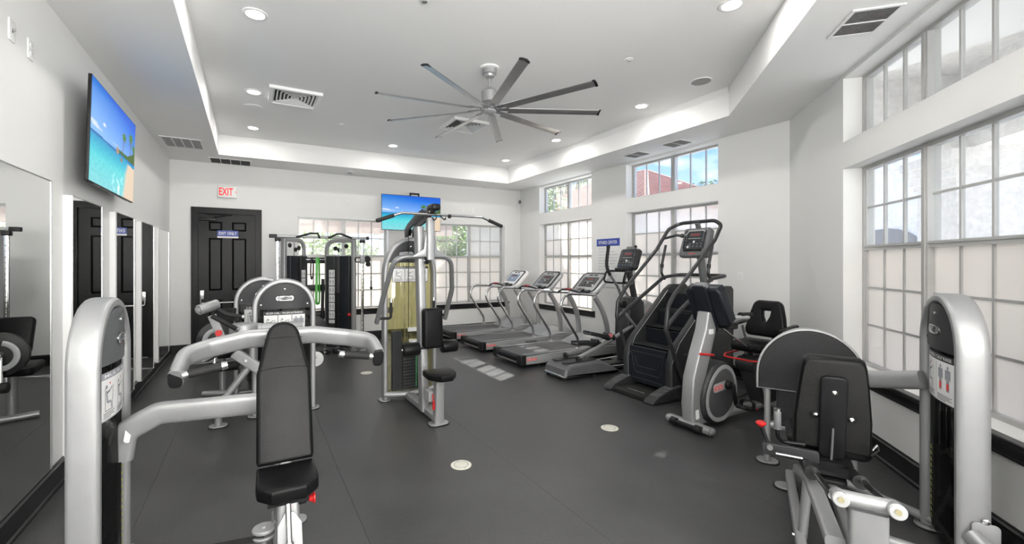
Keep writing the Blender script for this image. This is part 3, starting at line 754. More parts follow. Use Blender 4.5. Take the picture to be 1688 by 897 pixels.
def tree(lb, x, y, z, rad, n, size, m, seed, trunk=.14, group=None):
    t = thing('tree', lb, 'tree', (x, y, -.12), group=group)
    MB().tube([(0, 0, 0), (.1, .05, z * .4), (-.05, .1, z * .75), (.0, 0, z + .1)], trunk, .5, 10).tube([(0, .05, z * .6), (rad[0] * .4, 0, z), (rad[0] * .6, .1, z + rad[2] * .4)], trunk * .5, .3, 8).tube([(0, .05, z * .55), (-rad[0] * .4, 0, z), (-rad[0] * .6, .1, z + rad[2] * .3)], trunk * .5, .3, 8).o('trunk', BARK, t)
    leaf_cloud('foliage', (x, y, z), rad, n, size, m, t, seed)
    return t
GB = 'trees behind the far windows'
tree('light green tree seen through the left light of the far right window', 5.5, 13.3, 2.55, (1.0, .9, 1.25), 3600, .10, LEAF2, 11, group=GB)
tree('dark green tree seen close to the mullion of the far right window', 7.7, 13.9, 2.7, (1.05, .9, 1.5), 3600, .11, LEAF, 12, group=GB)
tree('pale tree seen through the hazed right light of the far right window', 10.6, 14.4, 2.9, (1.2, 1.0, 1.6), 2600, .11, LEAF2, 13, group=GB)
tree('dark tree whose crown fills the gap behind the far right window', 7.6, 19.9, 3.6, (2.6, 1.5, 2.6), 3000, .14, LEAF, 14, group=GB)
tree('shrubby tree seen below the beam in the far left window', 1.9, 13.4, 1.75, (1.5, .8, .75), 2400, .09, LEAF2, 15, group=GB)
GR = 'trees beyond the red tiled roof'
tree('tall bushy tree left in the high right window', 16.6, 27.4, 6.4, (2.1, 2.1, 3.0), 3600, .17, LEAF, 21, .25, group=GR)
tree('tall bushy tree right of the mullion in the high right window', 22.0, 27.2, 7.8, (2.2, 2.2, 3.2), 3600, .18, LEAF2, 22, .25, group=GR)
tree('broad dark tree behind the two tall ones', 23.5, 33.6, 8.2, (3.0, 2.2, 3.6), 3200, .2, LEAF, 23, .3, group=GR)
tree('small distant tree at the lower right corner of the nearer high window', 33.0, 23.4, 6.9, (1.5, 1.5, 1.5), 1500, .16, LEAF, 24, .2, group=GR)
tree('tall unseen tree added to keep the sun off the nearer right windows', 13.6, 7.8, 10.4, (2.3, 1.9, 2.3), 7500, .24, LEAF, 25, .22, group=GR)  # out of view, added to block the sun at the nearer right windows
tree('second unseen tree added to keep the sun off the farther low right window', 12.2, 12.3, 7.9, (1.7, 1.5, 1.9), 5200, .24, LEAF, 26, .2, group=GR)  # also out of view, added to dim the sun on the farther frosted panes

# neighbouring house with a red tiled hip roof
hs = thing('neighbour_house', 'neighbouring white house with a red tiled roof seen through the high right windows', 'building', (19, 17, -.12))
MB().box(15.0, 21.4, 13.4, 22.8, -.12, 4.2).o('wall', STUCCO, hs, w=True)
def hip(x0, x1, y0, y1, ze, zr):
    d = (x1 - x0) / 2; xm = (x0 + x1) / 2
    return [(x0, y0, ze), (x1, y0, ze), (x1, y1, ze), (x0, y1, ze), (xm, y0 + d * .9, zr), (xm, y1 - d * .9, zr)]
P = hip(14.2, 22.2, 12.6, 23.5, 4.2, 6.35)
MB().add(P, [(0, 1, 4), (1, 2, 5, 4), (2, 3, 5), (3, 0, 4, 5), (3, 2, 1, 0)]).o('roof', ROOFT, hs, w=True, ang=10)
def tile_rows(a, b, c, d, n, name):
    """courses of tile rolls on the roof face a-b (eave) to d-c (ridge)"""
    mb = MB(); a, b, c, d = map(V, (a, b, c, d))
    up = ((d + c) / 2 - (a + b) / 2); nrm = (b - a).cross(up).normalized()
    if nrm.z < 0: nrm = -nrm
    L_ = (b - a).length; cnt = int(L_ / .30)
    for i in range(cnt):
        t = (i + .5) / cnt; p0 = a.lerp(b, t)
        # straight up the slope until the hip line
        du = up - (b - a).normalized() * up.dot((b - a).normalized()); e = (b - a).normalized()
        s = (p0 - a).length; sl = (d - a).dot(e); sr = L_ - (c - b).dot(-e)
        k = 1.0
        if s < sl: k = s / sl
        elif s > sr: k = (L_ - s) / max(1e-4, L_ - sr)
        k = max(.02, min(1, k))
        mb.sweep([p0 + nrm * .03, p0 + du * k + nrm * .03], circ(.085, 6), nrm)
    o_ = mb.o(name, ROOFT, hs, w=True); o_['kind'] = 'stuff'; return o_
tile_rows(P[3], P[0], P[4], P[5], 0, 'tile_rolls')
tile_rows(P[0], P[1], P[4], P[4], 0, 'tile_rolls')
MB().tube([P[0], P[4], P[5], P[3]], .13, .05, 8).tube([P[1], P[4]], .13, .05, 8).tube([P[2], P[5]], .13, .05, 8).o('ridge_tiles', ROOFT, hs, w=True)

# patio cover and wall outside the far left window
pg = thing('patio_cover', 'beige patio beam and posts outside the far left window', 'patio cover', (1.6, 11.6, -.12))
MB().box(-2.5, 5.0, 11.3, 11.62, 2.36, 2.78).o('beam', STUCCO2, pg, w=True)
MB().box(3.0, 3.32, 11.3, 11.62, -.12, 2.36).o('post', STUCCO, pg, w=True)
MB().box(-2.2, -1.9, 11.3, 11.62, -.12, 2.36).o('post', STUCCO, pg, w=True)
MB().box(-3, 14, 17.6, 17.9, -.12, 2.1).o('garden_wall', STUCCO, label='long low white garden wall behind the far trees', cat='wall')

# porch outside the angled windows
po = thing('porch', 'stucco porch with a beam and square column outside the angled windows', 'porch', (7.6, .6, -.12))
def on_d(s, o, z=0): p = DG + DA * s + DO * o; return (p.x, p.y, z)
def dbox(s0, s1, o0, o1, z0, z1): return MB().box(s0, s1, o0, o1, z0, z1, MDG)
dbox(-1.25, 8.5, .26, 2.95, 3.9, 4.05).o('porch_ceiling', STUCCO, po, w=True)
dbox(-1.15, 8.5, 1.92, 2.48, 2.95, 3.9).o('beam', STUCCO, po, w=True)
dbox(-1.0, -.45, .26, 1.92, 3.15, 3.9).o('cross_beam', STUCCO, po, w=True)
cc = MDG @ T(-.70, 2.2, 0)
col = MB().box(-.36, .36, -.36, .36, -.12, 2.56, cc).o('column', STUCCO, po, w=True)
for k, (w_, a, b) in enumerate(((.385, 2.56, 2.63), (.42, 2.63, 2.73), (.455, 2.73, 2.83), (.49, 2.83, 2.95))):
    MB().box(-w_, w_, -w_, w_, a, b, cc).o('capital_moulding', STUCCO, col, w=True)
cc = MDG @ T(5.2, 2.2, 0)
MB().box(-.36, .36, -.36, .36, -.12, 2.95, cc).o('column', STUCCO, po, w=True)
# plain building across the court
b2 = thing('court_building', 'pale flat roofed building with an arched opening outside the angled windows', 'building', (14.5, 5.5, -.12))
MB().box(13.2, 18.0, 1.9, 7.2, -.12, 3.75).o('wall', STUCCO, b2, w=True)
MB().box(13.05, 18.1, 1.8, 7.3, 3.75, 3.98).o('parapet', STUCCO, b2, w=True)
ap = [(x, z) for x, z in [(-.75, 0), (.75, 0)]] + [(.75 * cos(pi * i / 12), 1.65 + .75 * sin(pi * i / 12)) for i in range(13)]
MB().pad(ap, .05, .001, frame((13.2, 4.6, 0), (0, -1, 0), (0, 0, 1)) @ T(0, 0, 0)).o('arched_opening', GREY2, b2, w=True)

# ================================================================ STRENGTH MACHINES
def curved(xa, xb, z0, z1, yf, th, nx=14, nz=8):
    """panel in local xz between x=xa(z) and xb(z), its front at y=yf(x), thickness th towards +y"""
    mb = MB(); vs = []; fs = []
    for s in (0, th):
        for j in range(nz + 1):
            z = z0 + (z1 - z0) * j / nz; a, b = (xa(z) if callable(xa) else xa), (xb(z) if callable(xb) else xb)
            for i in range(nx + 1):
                x = a + (b - a) * i / nx; vs.append((x, yf(x) + s, z))
    k = (nx + 1) * (nz + 1)
    for j in range(nz):
        for i in range(nx):
            q = j * (nx + 1) + i; fs += [(q, q + 1, q + nx + 2, q + nx + 1), (k + q, k + q + nx + 1, k + q + nx + 2, k + q + 1)]
    for j in range(nz):
        for i in (0, nx): q = j * (nx + 1) + i; fs.append((q, q + nx + 1, k + q + nx + 1, k + q))
    for i in range(nx):
        for j in (0, nz): q = j * (nx + 1) + i; fs.append((q, q + 1, k + q + 1, k + q))
    return mb.add(vs, fs)
def xf(mb, Q): mb.v = [Q @ V(v) for v in mb.v]; return mb
def person_shape(mb, x, z, s, yf, red=None):
    """small printed standing figure"""
    def bl(x0, x1, z0, z1): mb.v += []; q = curved(x + x0 * s, x + x1 * s, z + z0 * s, z + z1 * s, lambda a: yf(a), .0006, 1, 1); mb.add(q.v, q.f)
    bl(-.05, .05, .88, 1.0); bl(-.13, .13, .50, .86); bl(-.19, -.14, .45, .84); bl(.14, .19, .45, .84); bl(-.10, -.01, 0, .5); bl(.01, .10, 0, .5)
def placard(root, Q, title, x0, x1, z0, z1, yf, cells, hl):
    """instruction board: dark backing, white cells with small printed figures and text lines"""
    b = xf(curved(x0, x1, z0, z1, lambda x: yf(x), .003, 10, 2), Q).o('placard', INKG if cells == 3 and hl == 'left' else GREY, root)
    g = .006; tz = (z1 - z0) * .14
    yw = lambda x: yf(x) - .0009
    w = (x1 - x0 - g * (cells + 1)) / cells
    dk = MB(); rd = MB(); gr = MB()
    for i in range(cells):
        a = x0 + g + i * (w + g)
        xf(curved(a, a + w, z0 + g, z1 - tz, yw, .0008, 4, 1), Q).o('label_panel', PAPER, b)
        y2 = lambda x: yf(x) - .0018
        hh = z1 - tz - z0 - g
        last = (i == cells - 1)
        if last and hl != 'left':
            for dx in (.3, .7):
                person_shape(gr, a + w * dx, z0 + g + hh * .3, hh * .62, y2)
            for dx in (.3, .7):
                q = curved(a + w * dx - w * .055, a + w * dx + w * .055, z0 + g + hh * (.34 if hl == 'legs' else .62), z0 + g + hh * (.50 if hl == 'legs' else .70), lambda x: yf(x) - .0026, .0006, 1, 1); (rd if hl == 'legs' else gr).add(q.v, q.f)
        else:   # seated exercise sketch
            def seg(ax, az, bx, bz, t, m):
                ax, bx = a + w * ax, a + w * bx; az, bz = z0 + g + hh * az, z0 + g + hh * bz
                d = V((bx - ax, 0, bz - az)); n = V((-d.z, 0, d.x)).normalized() * t * hh
                pts = [V((ax, 0, az)) + n, V((bx, 0, bz)) + n, V((bx, 0, bz)) - n, V((ax, 0, az)) - n]
                m.add([(p.x, y2(p.x), p.z) for p in pts], [(0, 1, 2, 3)])
            seg(.35, .42, .62, .42, .03, gr); seg(.35, .42, .30, .72, .035, gr); seg(.62, .42, .66, .25, .025, gr); seg(.31, .64, .52, .70, .02, dk)
            seg(.26, .78, .34, .84, .045, gr); seg(.2, .22, .8, .22, .008, dk); seg(.2, .22, .2, .8, .008, dk); seg(.52, .70, .70, .78, .012, dk); seg(.72, .25, .8, .8, .008, dk)
            if hl != 'none': seg(.52, .86, .58, .90, .02, rd)
        for k in range(4):
            ww = (.8, .7, .8, .5)[k]
            q = curved(a + w * .1, a + w * (.1 + ww), z0 + g + hh * (.16 - .04 * k), z0 + g + hh * (.175 - .04 * k), y2, .0004, 3, 1); dk.add(q.v, q.f)
    xf(gr, Q).o('printed_figures', INKG, b)['kind'] = 'stuff'
    if dk.v: xf(dk, Q).o('printed_lines', INK, b)
    if rd.v: xf(rd, Q).o('printed_highlights', INKR, b)
    if title:
        o_ = text(title, (x1 - x0) * .86, tz * .5, T((x0 + x1) / 2, 0, z1 - tz * .5) @ frame((0, 0, 0), (1, 0, 0), (0, 0, 1)), PAPER, b, fn=None)
        me = o_.data
        for v in me.vertices: p = V(v.co); v.co = Q @ V((p.x, yf(p.x) - .0015, p.z))
    return b
def tower(root, Q, w=.6, d=.12, h=1.43, rz=None, zc=None, headm=GREYP, shieldm=GSMK, title='', cells=3, hl='body', pl=(.87, 1.09), lab=YEL, plates=16, ps=(-.11, .13, .10), back=True, bulge=.05, badge_x=0, front=True, labx=0):
    """gantry of a weight machine: tube arch, head cover, curved shield, instruction board, weight stack; plane along local x, front towards -y"""
    rz = rz or w / 2; t = .028; a = w / 2 - t; zc = zc or h - rz - .01
    path = [(-a, 0, .02), (-a, 0, h - rz)] + [(-a * cos(pi * i / 20), 0, h - rz + (rz - t) * sin(pi * i / 20)) for i in range(1, 20)] + [(a, 0, h - rz), (a, 0, .02)]
    MB().sweep(path, oval(d / 2, t, 20, 3.2), (0, 1, 0), M=Q).o('tower_frame', SILV, root)
    for s in (-1, 1):
        f = MB().pad(rrect(.135, .16, .066, 6), .014, .004, Q @ T(s * (a + .0), -.01, .001)).o('floor_foot', SILV, root)
        MB().pad(rrect(.150, .175, .072, 6), .008, .002, Q @ T(s * a, -.01, .0)).o('rubber_pad', BLKM, f)
    MB().tube([(-a, d * .2, .055), (a, d * .2, .055)], .026, 0, 12, M=Q).o('base_crossbar', SILV, root)
    ai = a - t + .002
    yf = lambda x: -d * .28 - bulge * max(0, cos(pi * x / (2 * ai))) ** .95
    def xh(z): return ai if z < h - rz else ai * sqrt(max(0, 1 - ((z - (h - rz)) / (rz - 2 * t + .004)) ** 2)) + .0005
    ztop = h - 2 * t - .0
    hc = xf(curved(lambda z: -xh(z), xh, zc, ztop, yf, .05, 18, 14), Q).o('head_cover', headm, root, ang=40)
    if back: xf(curved(-ai, ai, .075, zc, lambda x: d * .30, .004, 2, 2), Q).o('rear_panel', BLK, root)
    if front: xf(curved(-ai, ai, .09, zc - .001, lambda x: yf(x) + .012, .003, 16, 4), Q).o('front_shield', shieldm, root)
    # screws
    sc_ = MB()
    for x, z in ((0, ztop - .055), (-ai + .03, zc + .045), (ai - .03, zc + .045)): sc_.lathe([(0, .009), (.004, .009), (.006, .004)], Q @ V((x, yf(x) + .001, z)), Q.to_3x3() @ V((0, -1, 0)), 10)
    sc_.o('screws', CHROME, hc)['kind'] = 'stuff'
    # badge
    zb = zc + (ztop - zc) * .42; bw, bh = (.17, .048)
    def bent(m_): return xf(m_.map(lambda x, y, z: (x + badge_x, yf(x + badge_x) - y, z)), Q)
    dense = [(x, z) for x, z in rrect(bw + .02, bh + .02, .033, 6)]
    m_ = MB().add([(x, .0012, zb + z) for x, z in dense], [tuple(range(len(dense)))]); bent(m_).o('badge_recess', BLK, hc)
    m_ = MB().ring([(x, z) for x, z in rrect(bw, bh, .024, 6)], [(x, z) for x, z in rrect(bw - .010, bh - .010, .019, 6)], .003); m_.map(lambda x, y, z: (x, .0012 + z, zb + y)); bent(m_).o('badge_rim', CHROME, hc)
    m_ = MB().add([(x, .0024, zb + z) for x, z in rrect(bw - .010, bh - .010, .019, 6)], [tuple(range(28))]); bent(m_).o('logo_badge', LGREY, hc)
    o_ = text('NAUTILUS', bw * .56, bh * .34, Matrix(), INK, hc)
    for v in o_.data.vertices: x = v.co.x + .018 + badge_x; v.co = Q @ V((x, yf(x) - .0032, zb + v.co.y))
    sw = MB()
    for k in range(3):
        rr = .014 - .004 * k; sw.sweep([(rr * cos(a_) - .056, rr * .8 * sin(a_), 0) for a_ in [R(-40 + 26 * i) for i in range(9)]], [(-.0012, -.0003), (.0012, -.0003), (.0012, .0003), (-.0012, .0003)], (0, 0, 1))
    sw.map(lambda x, y, z: (x + badge_x, yf(x + badge_x) - .0034, zb + y)); xf(sw, Q).o('logo_swirl', mat('logo_blue', (.05, .2, .5), .4, vary=(20, .1)), hc)
    if cells: placard(root, Q, title, -ai * .80, ai * .80, pl[0], pl[1], lambda x: yf(x) + .006, cells, hl)
    # weight stack
    x0, x1, yd = ps
    st = MB().cyl(Q @ V((x0 + .04, .0, .08)), Q @ V((x0 + .04, .0, zc)), .009, n=10).cyl(Q @ V((x1 - .04, .0, .08)), Q @ V((x1 - .04, .0, zc)), .009, n=10).cyl(Q @ V(((x0 + x1) / 2, 0, .1 + plates * .0365)), Q @ V(((x0 + x1) / 2, 0, zc)), .004, n=8).o('guide_rods', CHROME, root)
    src = None
    for k in range(plates):
        z = .11 + k * .0365
        if src is None: src = MB().pad(rrect(x1 - x0, yd * .78, .006, 2), .0335, .003, Q @ T((x0 + x1) / 2, 0, z)).o('weight_plate', PLATE, st)
        else: inst(src, 'weight_plate', st, T(0, 0, k * .0365))
    lb = MB(); yl = yf((x0 + x1) / 2 + labx) + .0105
    for k in range(plates): lb.box((x0 + x1) / 2 + labx - .004, (x0 + x1) / 2 + labx + .022, yl, yl + .001, .115 + k * .0365, .121 + k * .0365, Q).box((x0 + x1) / 2 + labx - .004, (x0 + x1) / 2 + labx + .004, yl, yl + .001, .121 + k * .0365, .135 + k * .0365, Q)
    lb.o('plate_numbers', lab, st)['kind'] = 'stuff'
    return yf

# ---- shoulder press, front left
P_ = thing('shoulder_press_machine', 'silver shoulder press machine with tall black backrest, nearest the camera on the left', 'exercise machine', (.16, 2.45, 0))
I_ = P_.matrix_basis.inverted()
Qt = I_ @ frame((-.643, 2.795, 0), (0, 1, 0), (-1, 0, 0))
tower(P_, Qt, headm=GREYP, title='MULTI PRESS', cells=3, hl='left', pl=(.86, 1.085), bulge=.04, badge_x=.03, ps=(-.06, .20, .045), labx=.09, plates=17)
def ob(pts, prof, name, m, root, fr=.08, ref=(0, 0, 1), n=6): return MB().sweep(fillet(pts, fr, n), prof, ref).o(name, m, root, w=True)
BEAM = oval(.058, .031, 20, 3.2)
bm_ = ob([(-.585, 2.84, .60), (-.565, 2.83, .74), (-.42, 2.82, .815), (.16, 2.74, .815)], BEAM, 'link_beam', SILV, P_, .10, (1, 0, 0))
MB().pad(rrect(.075, .03, .012), .004, .001, frame((-.545, 2.79, .73), (0, .7, .7), (-.4, 0, .6))).o('caution_label', PAPER, bm_, w=True)
# backrest
def leanpad(poly, base, top, width_dir, t, r, name, m, root, seg=3, w=True):
    up = V(top) - V(base); M = frame(base, width_dir, up); return MB().pad(poly, t, r, M, seg)
up_ = V((.16, 2.70, 1.27)) - V((.16, 2.47, .575)); Lb = up_.length
bp = [(-.128, 0), (.128, 0), (.135, .02), (.133, Lb * .62), (.125, Lb * .66), (.088, Lb * .88)] + [(.085 * cos(pi * i / 10), Lb - .085 + .085 * sin(pi * i / 10)) for i in range(1, 10)] + [(-.088, Lb * .88), (-.125, Lb * .66), (-.133, Lb * .62), (-.135, .02)]
Mb = frame((.16, 2.47, .575), (1, 0, 0), up_)
bk = MB().pad(bp, .075, .022, Mb @ T(0, 0, -.06), 4).o('backrest', VINYL, P_, w=True)
sm = MB()
for s_, wv in ((.64, .131), (.86, .094)):
    sm.sweep([(x, Lb * s_ + .012 * cos(x * 11), .0155) for x in [(-wv + 2 * wv * i / 10) for i in range(11)]], circ(.0022, 6), (0, 0, 1), M=Mb)
sm.o('seams', BLK, bk, w=True)
MB().pad([(-.10, .05), (.10, .05), (.09, Lb * .6), (.05, Lb * .85), (-.05, Lb * .85), (-.09, Lb * .6)], .012, .003, Mb @ T(0, 0, -.073)).o('backing_board', BLK, bk, w=True)
# seat
sp_ = [(-.135, .25), (-.14, .10), (-.135, .06), (-.075, .0), (.075, .0), (.135, .06), (.14, .10), (.135, .25)]
MB().pad(sp_, .075, .02, frame((.16, 2.235, .475), (1, 0, 0), (0, 1, .08)), 4).o('seat', VINYL, P_, w=True)
MB().box(.07, .25, 2.27, 2.46, .455, .475).o('seat_plate', BLK, P_, w=True)
# column, gussets, base
fr_ = MB().sweep(fillet([(.16, 2.36, .46), (.16, 2.30, .25), (.16, 2.18, .06)], .1), rrect(.10, .12, .02), (1, 0, 0))
fr_.sweep(fillet([(.16, 2.86, .04), (.16, 2.86, 1.12)], .1), oval(.055, .04), (0, 1, 0))
fr_.tube([(.16, 2.18, .06), (.16, 2.95, .06)], rrect(.10, .08, .02), ref=(1, 0, 0)).tube([(.16, 2.55, .815), (.16, 2.86, .815)], rrect(.08, .06, .015), ref=(1, 0, 0))
fr_.sweep([(.16, 2.5, .5), (.16, 2.6, .8), (.16, 2.68, 1.1)], rrect(.06, .03, .01), (1, 0, 0))
fr_.o('seat_column', SILV, P_, w=True)
MB().pad([(-.055, -.12), (.055, -.12), (.052, .10), (.02, .15), (-.02, .15), (-.052, .10)], .012, .003, frame((.16, 2.195, .29), (1, 0, 0), (0, .35, 1))).o('front_gusset', LGREY, P_, w=True)
cs_ = MB().cyl((.155, 2.245, .47), (.155, 2.165, .335), .013, n=16).o('adjusting_shaft', CHROME, P_, w=True)
MB().cyl((.155, 2.165, .335), (.155, 2.158, .322), .019, n=16).cyl((.155, 2.157, .320), (.155, 2.155, .317), .008, n=6).o('bolt', STEEL, cs_, w=True)
k_ = MB().cyl((.20, 2.31, .44), (.262, 2.31, .44), .011, n=12).cyl((.205, 2.31, .44), (.24, 2.31, .44), .017, n=14).o('pull_pin', BLK, P_, w=True)
MB().lathe([(0, .012), (.006, .015), (.016, .018), (.022, .026), (.028, .026), (.03, .022)], (.252, 2.31, .44), (1, 0, 0), 18).o('knob', RED, k_, w=True, label='red pull knob')
MB().pad(rrect(.15, .22, .05, 5), .012, .003, T(.16, 2.15, .001)).pad(rrect(.30, .10, .045, 5), .012, .003, T(.16, 2.95, .001)).o('floor_foot', SILV, P_, w=True)
pl_ = MB().lathe([(0, .045), (.004, .05), (.012, .05), (.016, .045)], (.055, 2.30, .345), (0, 0, 1), 24).lathe([(-.03, .045), (-.02, .05), (-.016, .045)], (.055, 2.30, .345), (0, 0, 1), 24).cyl((.055, 2.30, .05), (.055, 2.30, .37), .012).o('belt_guide', SILV, P_, w=True)
MB().sweep([(.055, 2.27, .33), (-.20, 2.36, .30), (-.58, 2.52, .24)], [(-.014, -.003), (.014, -.003), (.014, .003), (-.014, .003)], (0, 0, 1)).o('drive_belt', BLKM, P_, w=True)
# press arm
ar = ob([(-.320, 2.585, 1.035), (-.300, 2.72, 1.115), (-.20, 2.80, 1.135), (-.02, 2.83, 1.165), (.34, 2.83, 1.165), (.53, 2.80, 1.135), (.655, 2.72, 1.115), (.672, 2.60, 1.045)], oval(.052, .030, 20, 3.2), 'press_arm', SILV, P_, .10, (0, 0, 1))
for s in (-1, 1):
    x = .172 + s * .494
    MB().pad(oval(.031, .053, 20, 3), .02, .006, frame((x, 2.60, 1.04), (1, 0, 0), (0, -.35, 1)) @ T(0, 0, 0)).o('end_cap', BLK, ar, w=True)
    hx = x - s * .03
    MB().cyl((hx, 2.60, 1.045), (hx - s * .175, 2.60, 1.075), .013, n=14).cyl((hx - s * .002, 2.60, 1.045), (hx - s * .022, 2.60, 1.049), .021, n=16).cyl((hx - s * .165, 2.60, 1.0735), (hx - s * .19, 2.60, 1.0775), .021, .018, n=18).o('handle', CHROME, ar, w=True)
    MB().cyl((hx - s * .024, 2.60, 1.0492), (hx - s * .165, 2.60, 1.0732), .0205, n=18).o('handle_grip', BLKM, ar, w=True)

# ---- curl machine behind it (arch with centred badge)
A_ = thing('arm_curl_machine', 'silver curl and triceps machine with centred badge arch behind the shoulder press', 'exercise machine', (.3, 5.1, 0))
tower(A_, A_.matrix_basis.inverted() @ T(.322, 5.17, 0), w=.62, headm=GREY, title='BICEPS CURL / TRICEPS EXTENSION', cells=3, hl='none', pl=(.80, 1.085), bulge=.03)
ob([(-.276, 5.0, .01), (-.276, 5.0, .20), (.02, 4.98, .60), (.02, 4.98, .80)], oval(.05, .032), 'leg', SILV, A_, .14, (0, 1, 0))
MB().pad(rrect(.16, .12, .055, 6), .014, .004, T(-.276, 5.0, .002)).o('floor_foot', SILV, A_, w=True)
MB().pad(rrect(.175, .135, .06, 6), .008, .002, T(-.276, 5.0, .0)).o('rubber_pad', BLKM, A_, w=True)
g_ = ob([(-.14, 4.95, .72), (.12, 4.95, .50)], rrect(.10, .10, .012), 'joint_box', LGREY, A_, .01, (0, 1, 0))
MB().cyl((-.04, 4.894, .64), (-.04, 4.884, .64), .014, n=10).cyl((.09, 4.894, .53), (.09, 4.884, .53), .014, n=10).o('bolt', CHROME, g_, w=True)
hb = MB().cyl((-.06, 4.93, .82), (-.06, 4.93, 1.0), .125, n=30, bev=.02).o('pivot_housing', SILV, A_, w=True)
MB().cyl((.03, 4.98, .94), (.48, 5.0, .94), .045, n=22, bev=.008).cyl((.03, 4.98, .94), (.10, 4.98, .94), .052, n=22, bev=.008).o('pivot_shaft', LGREY, A_, w=True)
MB().pad(rrect(.30, .16, .03, 4), .055, .02, frame((-.245, 4.74, .78), (.72, 0, .42), (.35, .9, -.1)) @ T(0, 0, -.02)).o('elbow_pad', VINYL, A_, w=True)
MB().pad(rrect(.33, .03, .012, 4), .05, .01, frame((-.245, 4.64, .80), (.72, 0, .42), (.0, .9, -.1)) @ T(0, 0, -.02)).o('pad_rim', STEEL, A_, w=True)
lv = MB().sweep([(-.31, 4.70, 1.12), (-.22, 4.72, .86)], rrect(.07, .018, .006), (1, 0, 0)).o('lever_arm', SILV, A_, w=True)
MB().cyl((-.255, 4.70, .955), (-.255, 4.665, .955), .03, .027, n=18).o('knob', RED, lv, w=True, label='red adjusting knob')
MB().cyl((-.215, 4.71, .87), (-.215, 4.66, .87), .042, n=22, bev=.006).cyl((-.215, 4.66, .87), (-.215, 4.655, .87), .016, n=12).o('hub', LGREY, lv, w=True)
ch = MB().cyl((-.41, 4.66, 1.175), (-.27, 4.76, 1.215), .047, n=24, bev=.006).o('counterweight', SILV, A_, w=True)
MB().cyl((-.413, 4.658, 1.174), (-.418, 4.654, 1.172), .030, n=20).cyl((-.418, 4.654, 1.172), (-.422, 4.651, 1.171), .012, n=12).o('end_cap', LGREY, ch, w=True)
MB().tube([(-.29, 4.74, 1.19), (-.20, 4.72, 1.12), (-.07, 4.72, 1.09)], .021, .03, 14).tube([(-.31, 4.66, 1.12), (-.22, 4.66, 1.06), (-.12, 4.68, .985)], .021, .03, 14).o('curl_grip', BLKM, A_, w=True)
MB().cyl((-.07, 4.72, 1.09), (-.055, 4.72, 1.087), .02, n=14).cyl((-.12, 4.68, .985), (-.10, 4.69, .97), .02, n=14).o('grip_end', STEEL, A_, w=True)
cw = MB().cyl((.60, 5.42, .80), (.60, 5.46, .80), .20, n=40, bev=.008).o('cam_wheel', BLK, A_, w=True)
MB().cyl((.655, 5.32, .50), (.655, 5.335, .50), .085, n=30).cyl((.655, 5.33, .50), (.62, 5.44, .74), .02).o('range_disc', STEEL, A_, w=True)
MB().cyl((.60, 5.2, .80), (.60, 5.46, .80), .025).o('cam_axle', STEEL, A_, w=True)

# ---- machine behind with the half hidden arch
B_ = thing('leg_curl_machine', 'silver weight machine whose arch is half hidden behind the curl machine, near the door', 'exercise machine', (.1, 6.0, 0))
tower(B_, B_.matrix_basis.inverted() @ T(.135, 5.95, 0), w=.62, headm=GREY, title='LEG TRAINING', cells=2, hl='none', pl=(.80, 1.085), bulge=.03)
fw = MB().cyl((-.33, 5.86, .72), (-.33, 5.90, .72), .21, n=44, bev=.01).o('cam_wheel', BLK, B_, w=True)
rg = [(-.33 + .125 * cos(R(a)), 5.845, .71 + .125 * sin(R(a))) for a in range(100, 300, 10)]
MB().sweep(rg, rrect(.012, .05, .004, 2), (0, 1, 0)).o('range_ring', LGREY, fw, w=True)
MB().cyl((-.33, 5.8, .72), (-.33, 5.95, .72), .03, n=16).tube([(-.33, 5.93, .72), (-.05, 5.95, .72)], .03, 0, 12).o('cam_axle', STEEL, B_, w=True)
MB().pad(rrect(.42, .34, .05, 5), .08, .025, frame((-.30, 6.2, .48), (1, 0, 0), (0, 1, .1))).o('seat', VINYL, B_, w=True)
MB().pad(rrect(.34, .40, .05, 5), .07, .02, frame((-.23, 6.42, .82), (1, 0, 0), (0, .35, 1))).o('backrest', VINYL, B_, w=True)
MB().tube([(-.30, 6.2, .03), (-.30, 6.2, .48)], .035, 0).tube([(-.5, 6.2, .035), (.1, 6.0, .035)], .033, 0).tube([(-.26, 6.35, .45), (-.24, 6.47, 1.0)], .025, 0).o('seat_frame', SILV, B_, w=True)
MB().cyl((-.42, 5.78, .42), (-.12, 5.78, .42), .05, n=20, bev=.012).o('ankle_roller', BLKM, B_, w=True)
MB().tube([(-.33, 5.88, .72), (-.36, 5.78, .42), (-.12, 5.78, .42)], .018, .05).o('roller_arm', CHROME, B_, w=True)
MB().tube([(-.16, 5.88, 1.06), (-.17, 5.80, .98), (-.12, 5.78, .90)], .02, .05).o('side_handle', BLKM, B_, w=True)

# ---- pull-down and row machine, centre
C_ = thing('pulldown_machine', 'tall silver pull-down and row machine with amber shield in the middle of the room', 'exercise machine', (1.64, 4.6, 0))
IC = C_.matrix_basis.inverted()
tower(C_, IC @ T(1.675, 5.05, 0), w=.66, h=1.90, rz=.45, zc=1.60, headm=GREY, shieldm=GAMB, title='VERTICAL ROW / LAT PULL', cells=3, hl='none', pl=(1.37, 1.555), lab=RED, plates=15, ps=(-.10, .14, .14), back=False, bulge=.02, badge_x=-.06)
xf(curved(-.27, .27, .09, 1.6, lambda x: .035, .003, 2, 2), IC @ T(1.675, 5.05, 0)).o('rear_shield', GAMB, C_)
MB().box(1.45, 1.56, 4.985, 5.06, .11, .80).o('stack_shroud', GREY, C_, w=True)
MB().box(1.735, 1.745, 4.993, 4.995, .12, .65).o('green_plate_numbers', GRN, C_, w=True)['kind'] = 'stuff'
MB().cyl((1.70, 5.0, .66), (1.70, 5.0, .69), .05, n=16).box(1.63, 1.79, 4.965, 4.985, .79, .835).o('stack_label', PAPER, C_, w=True)
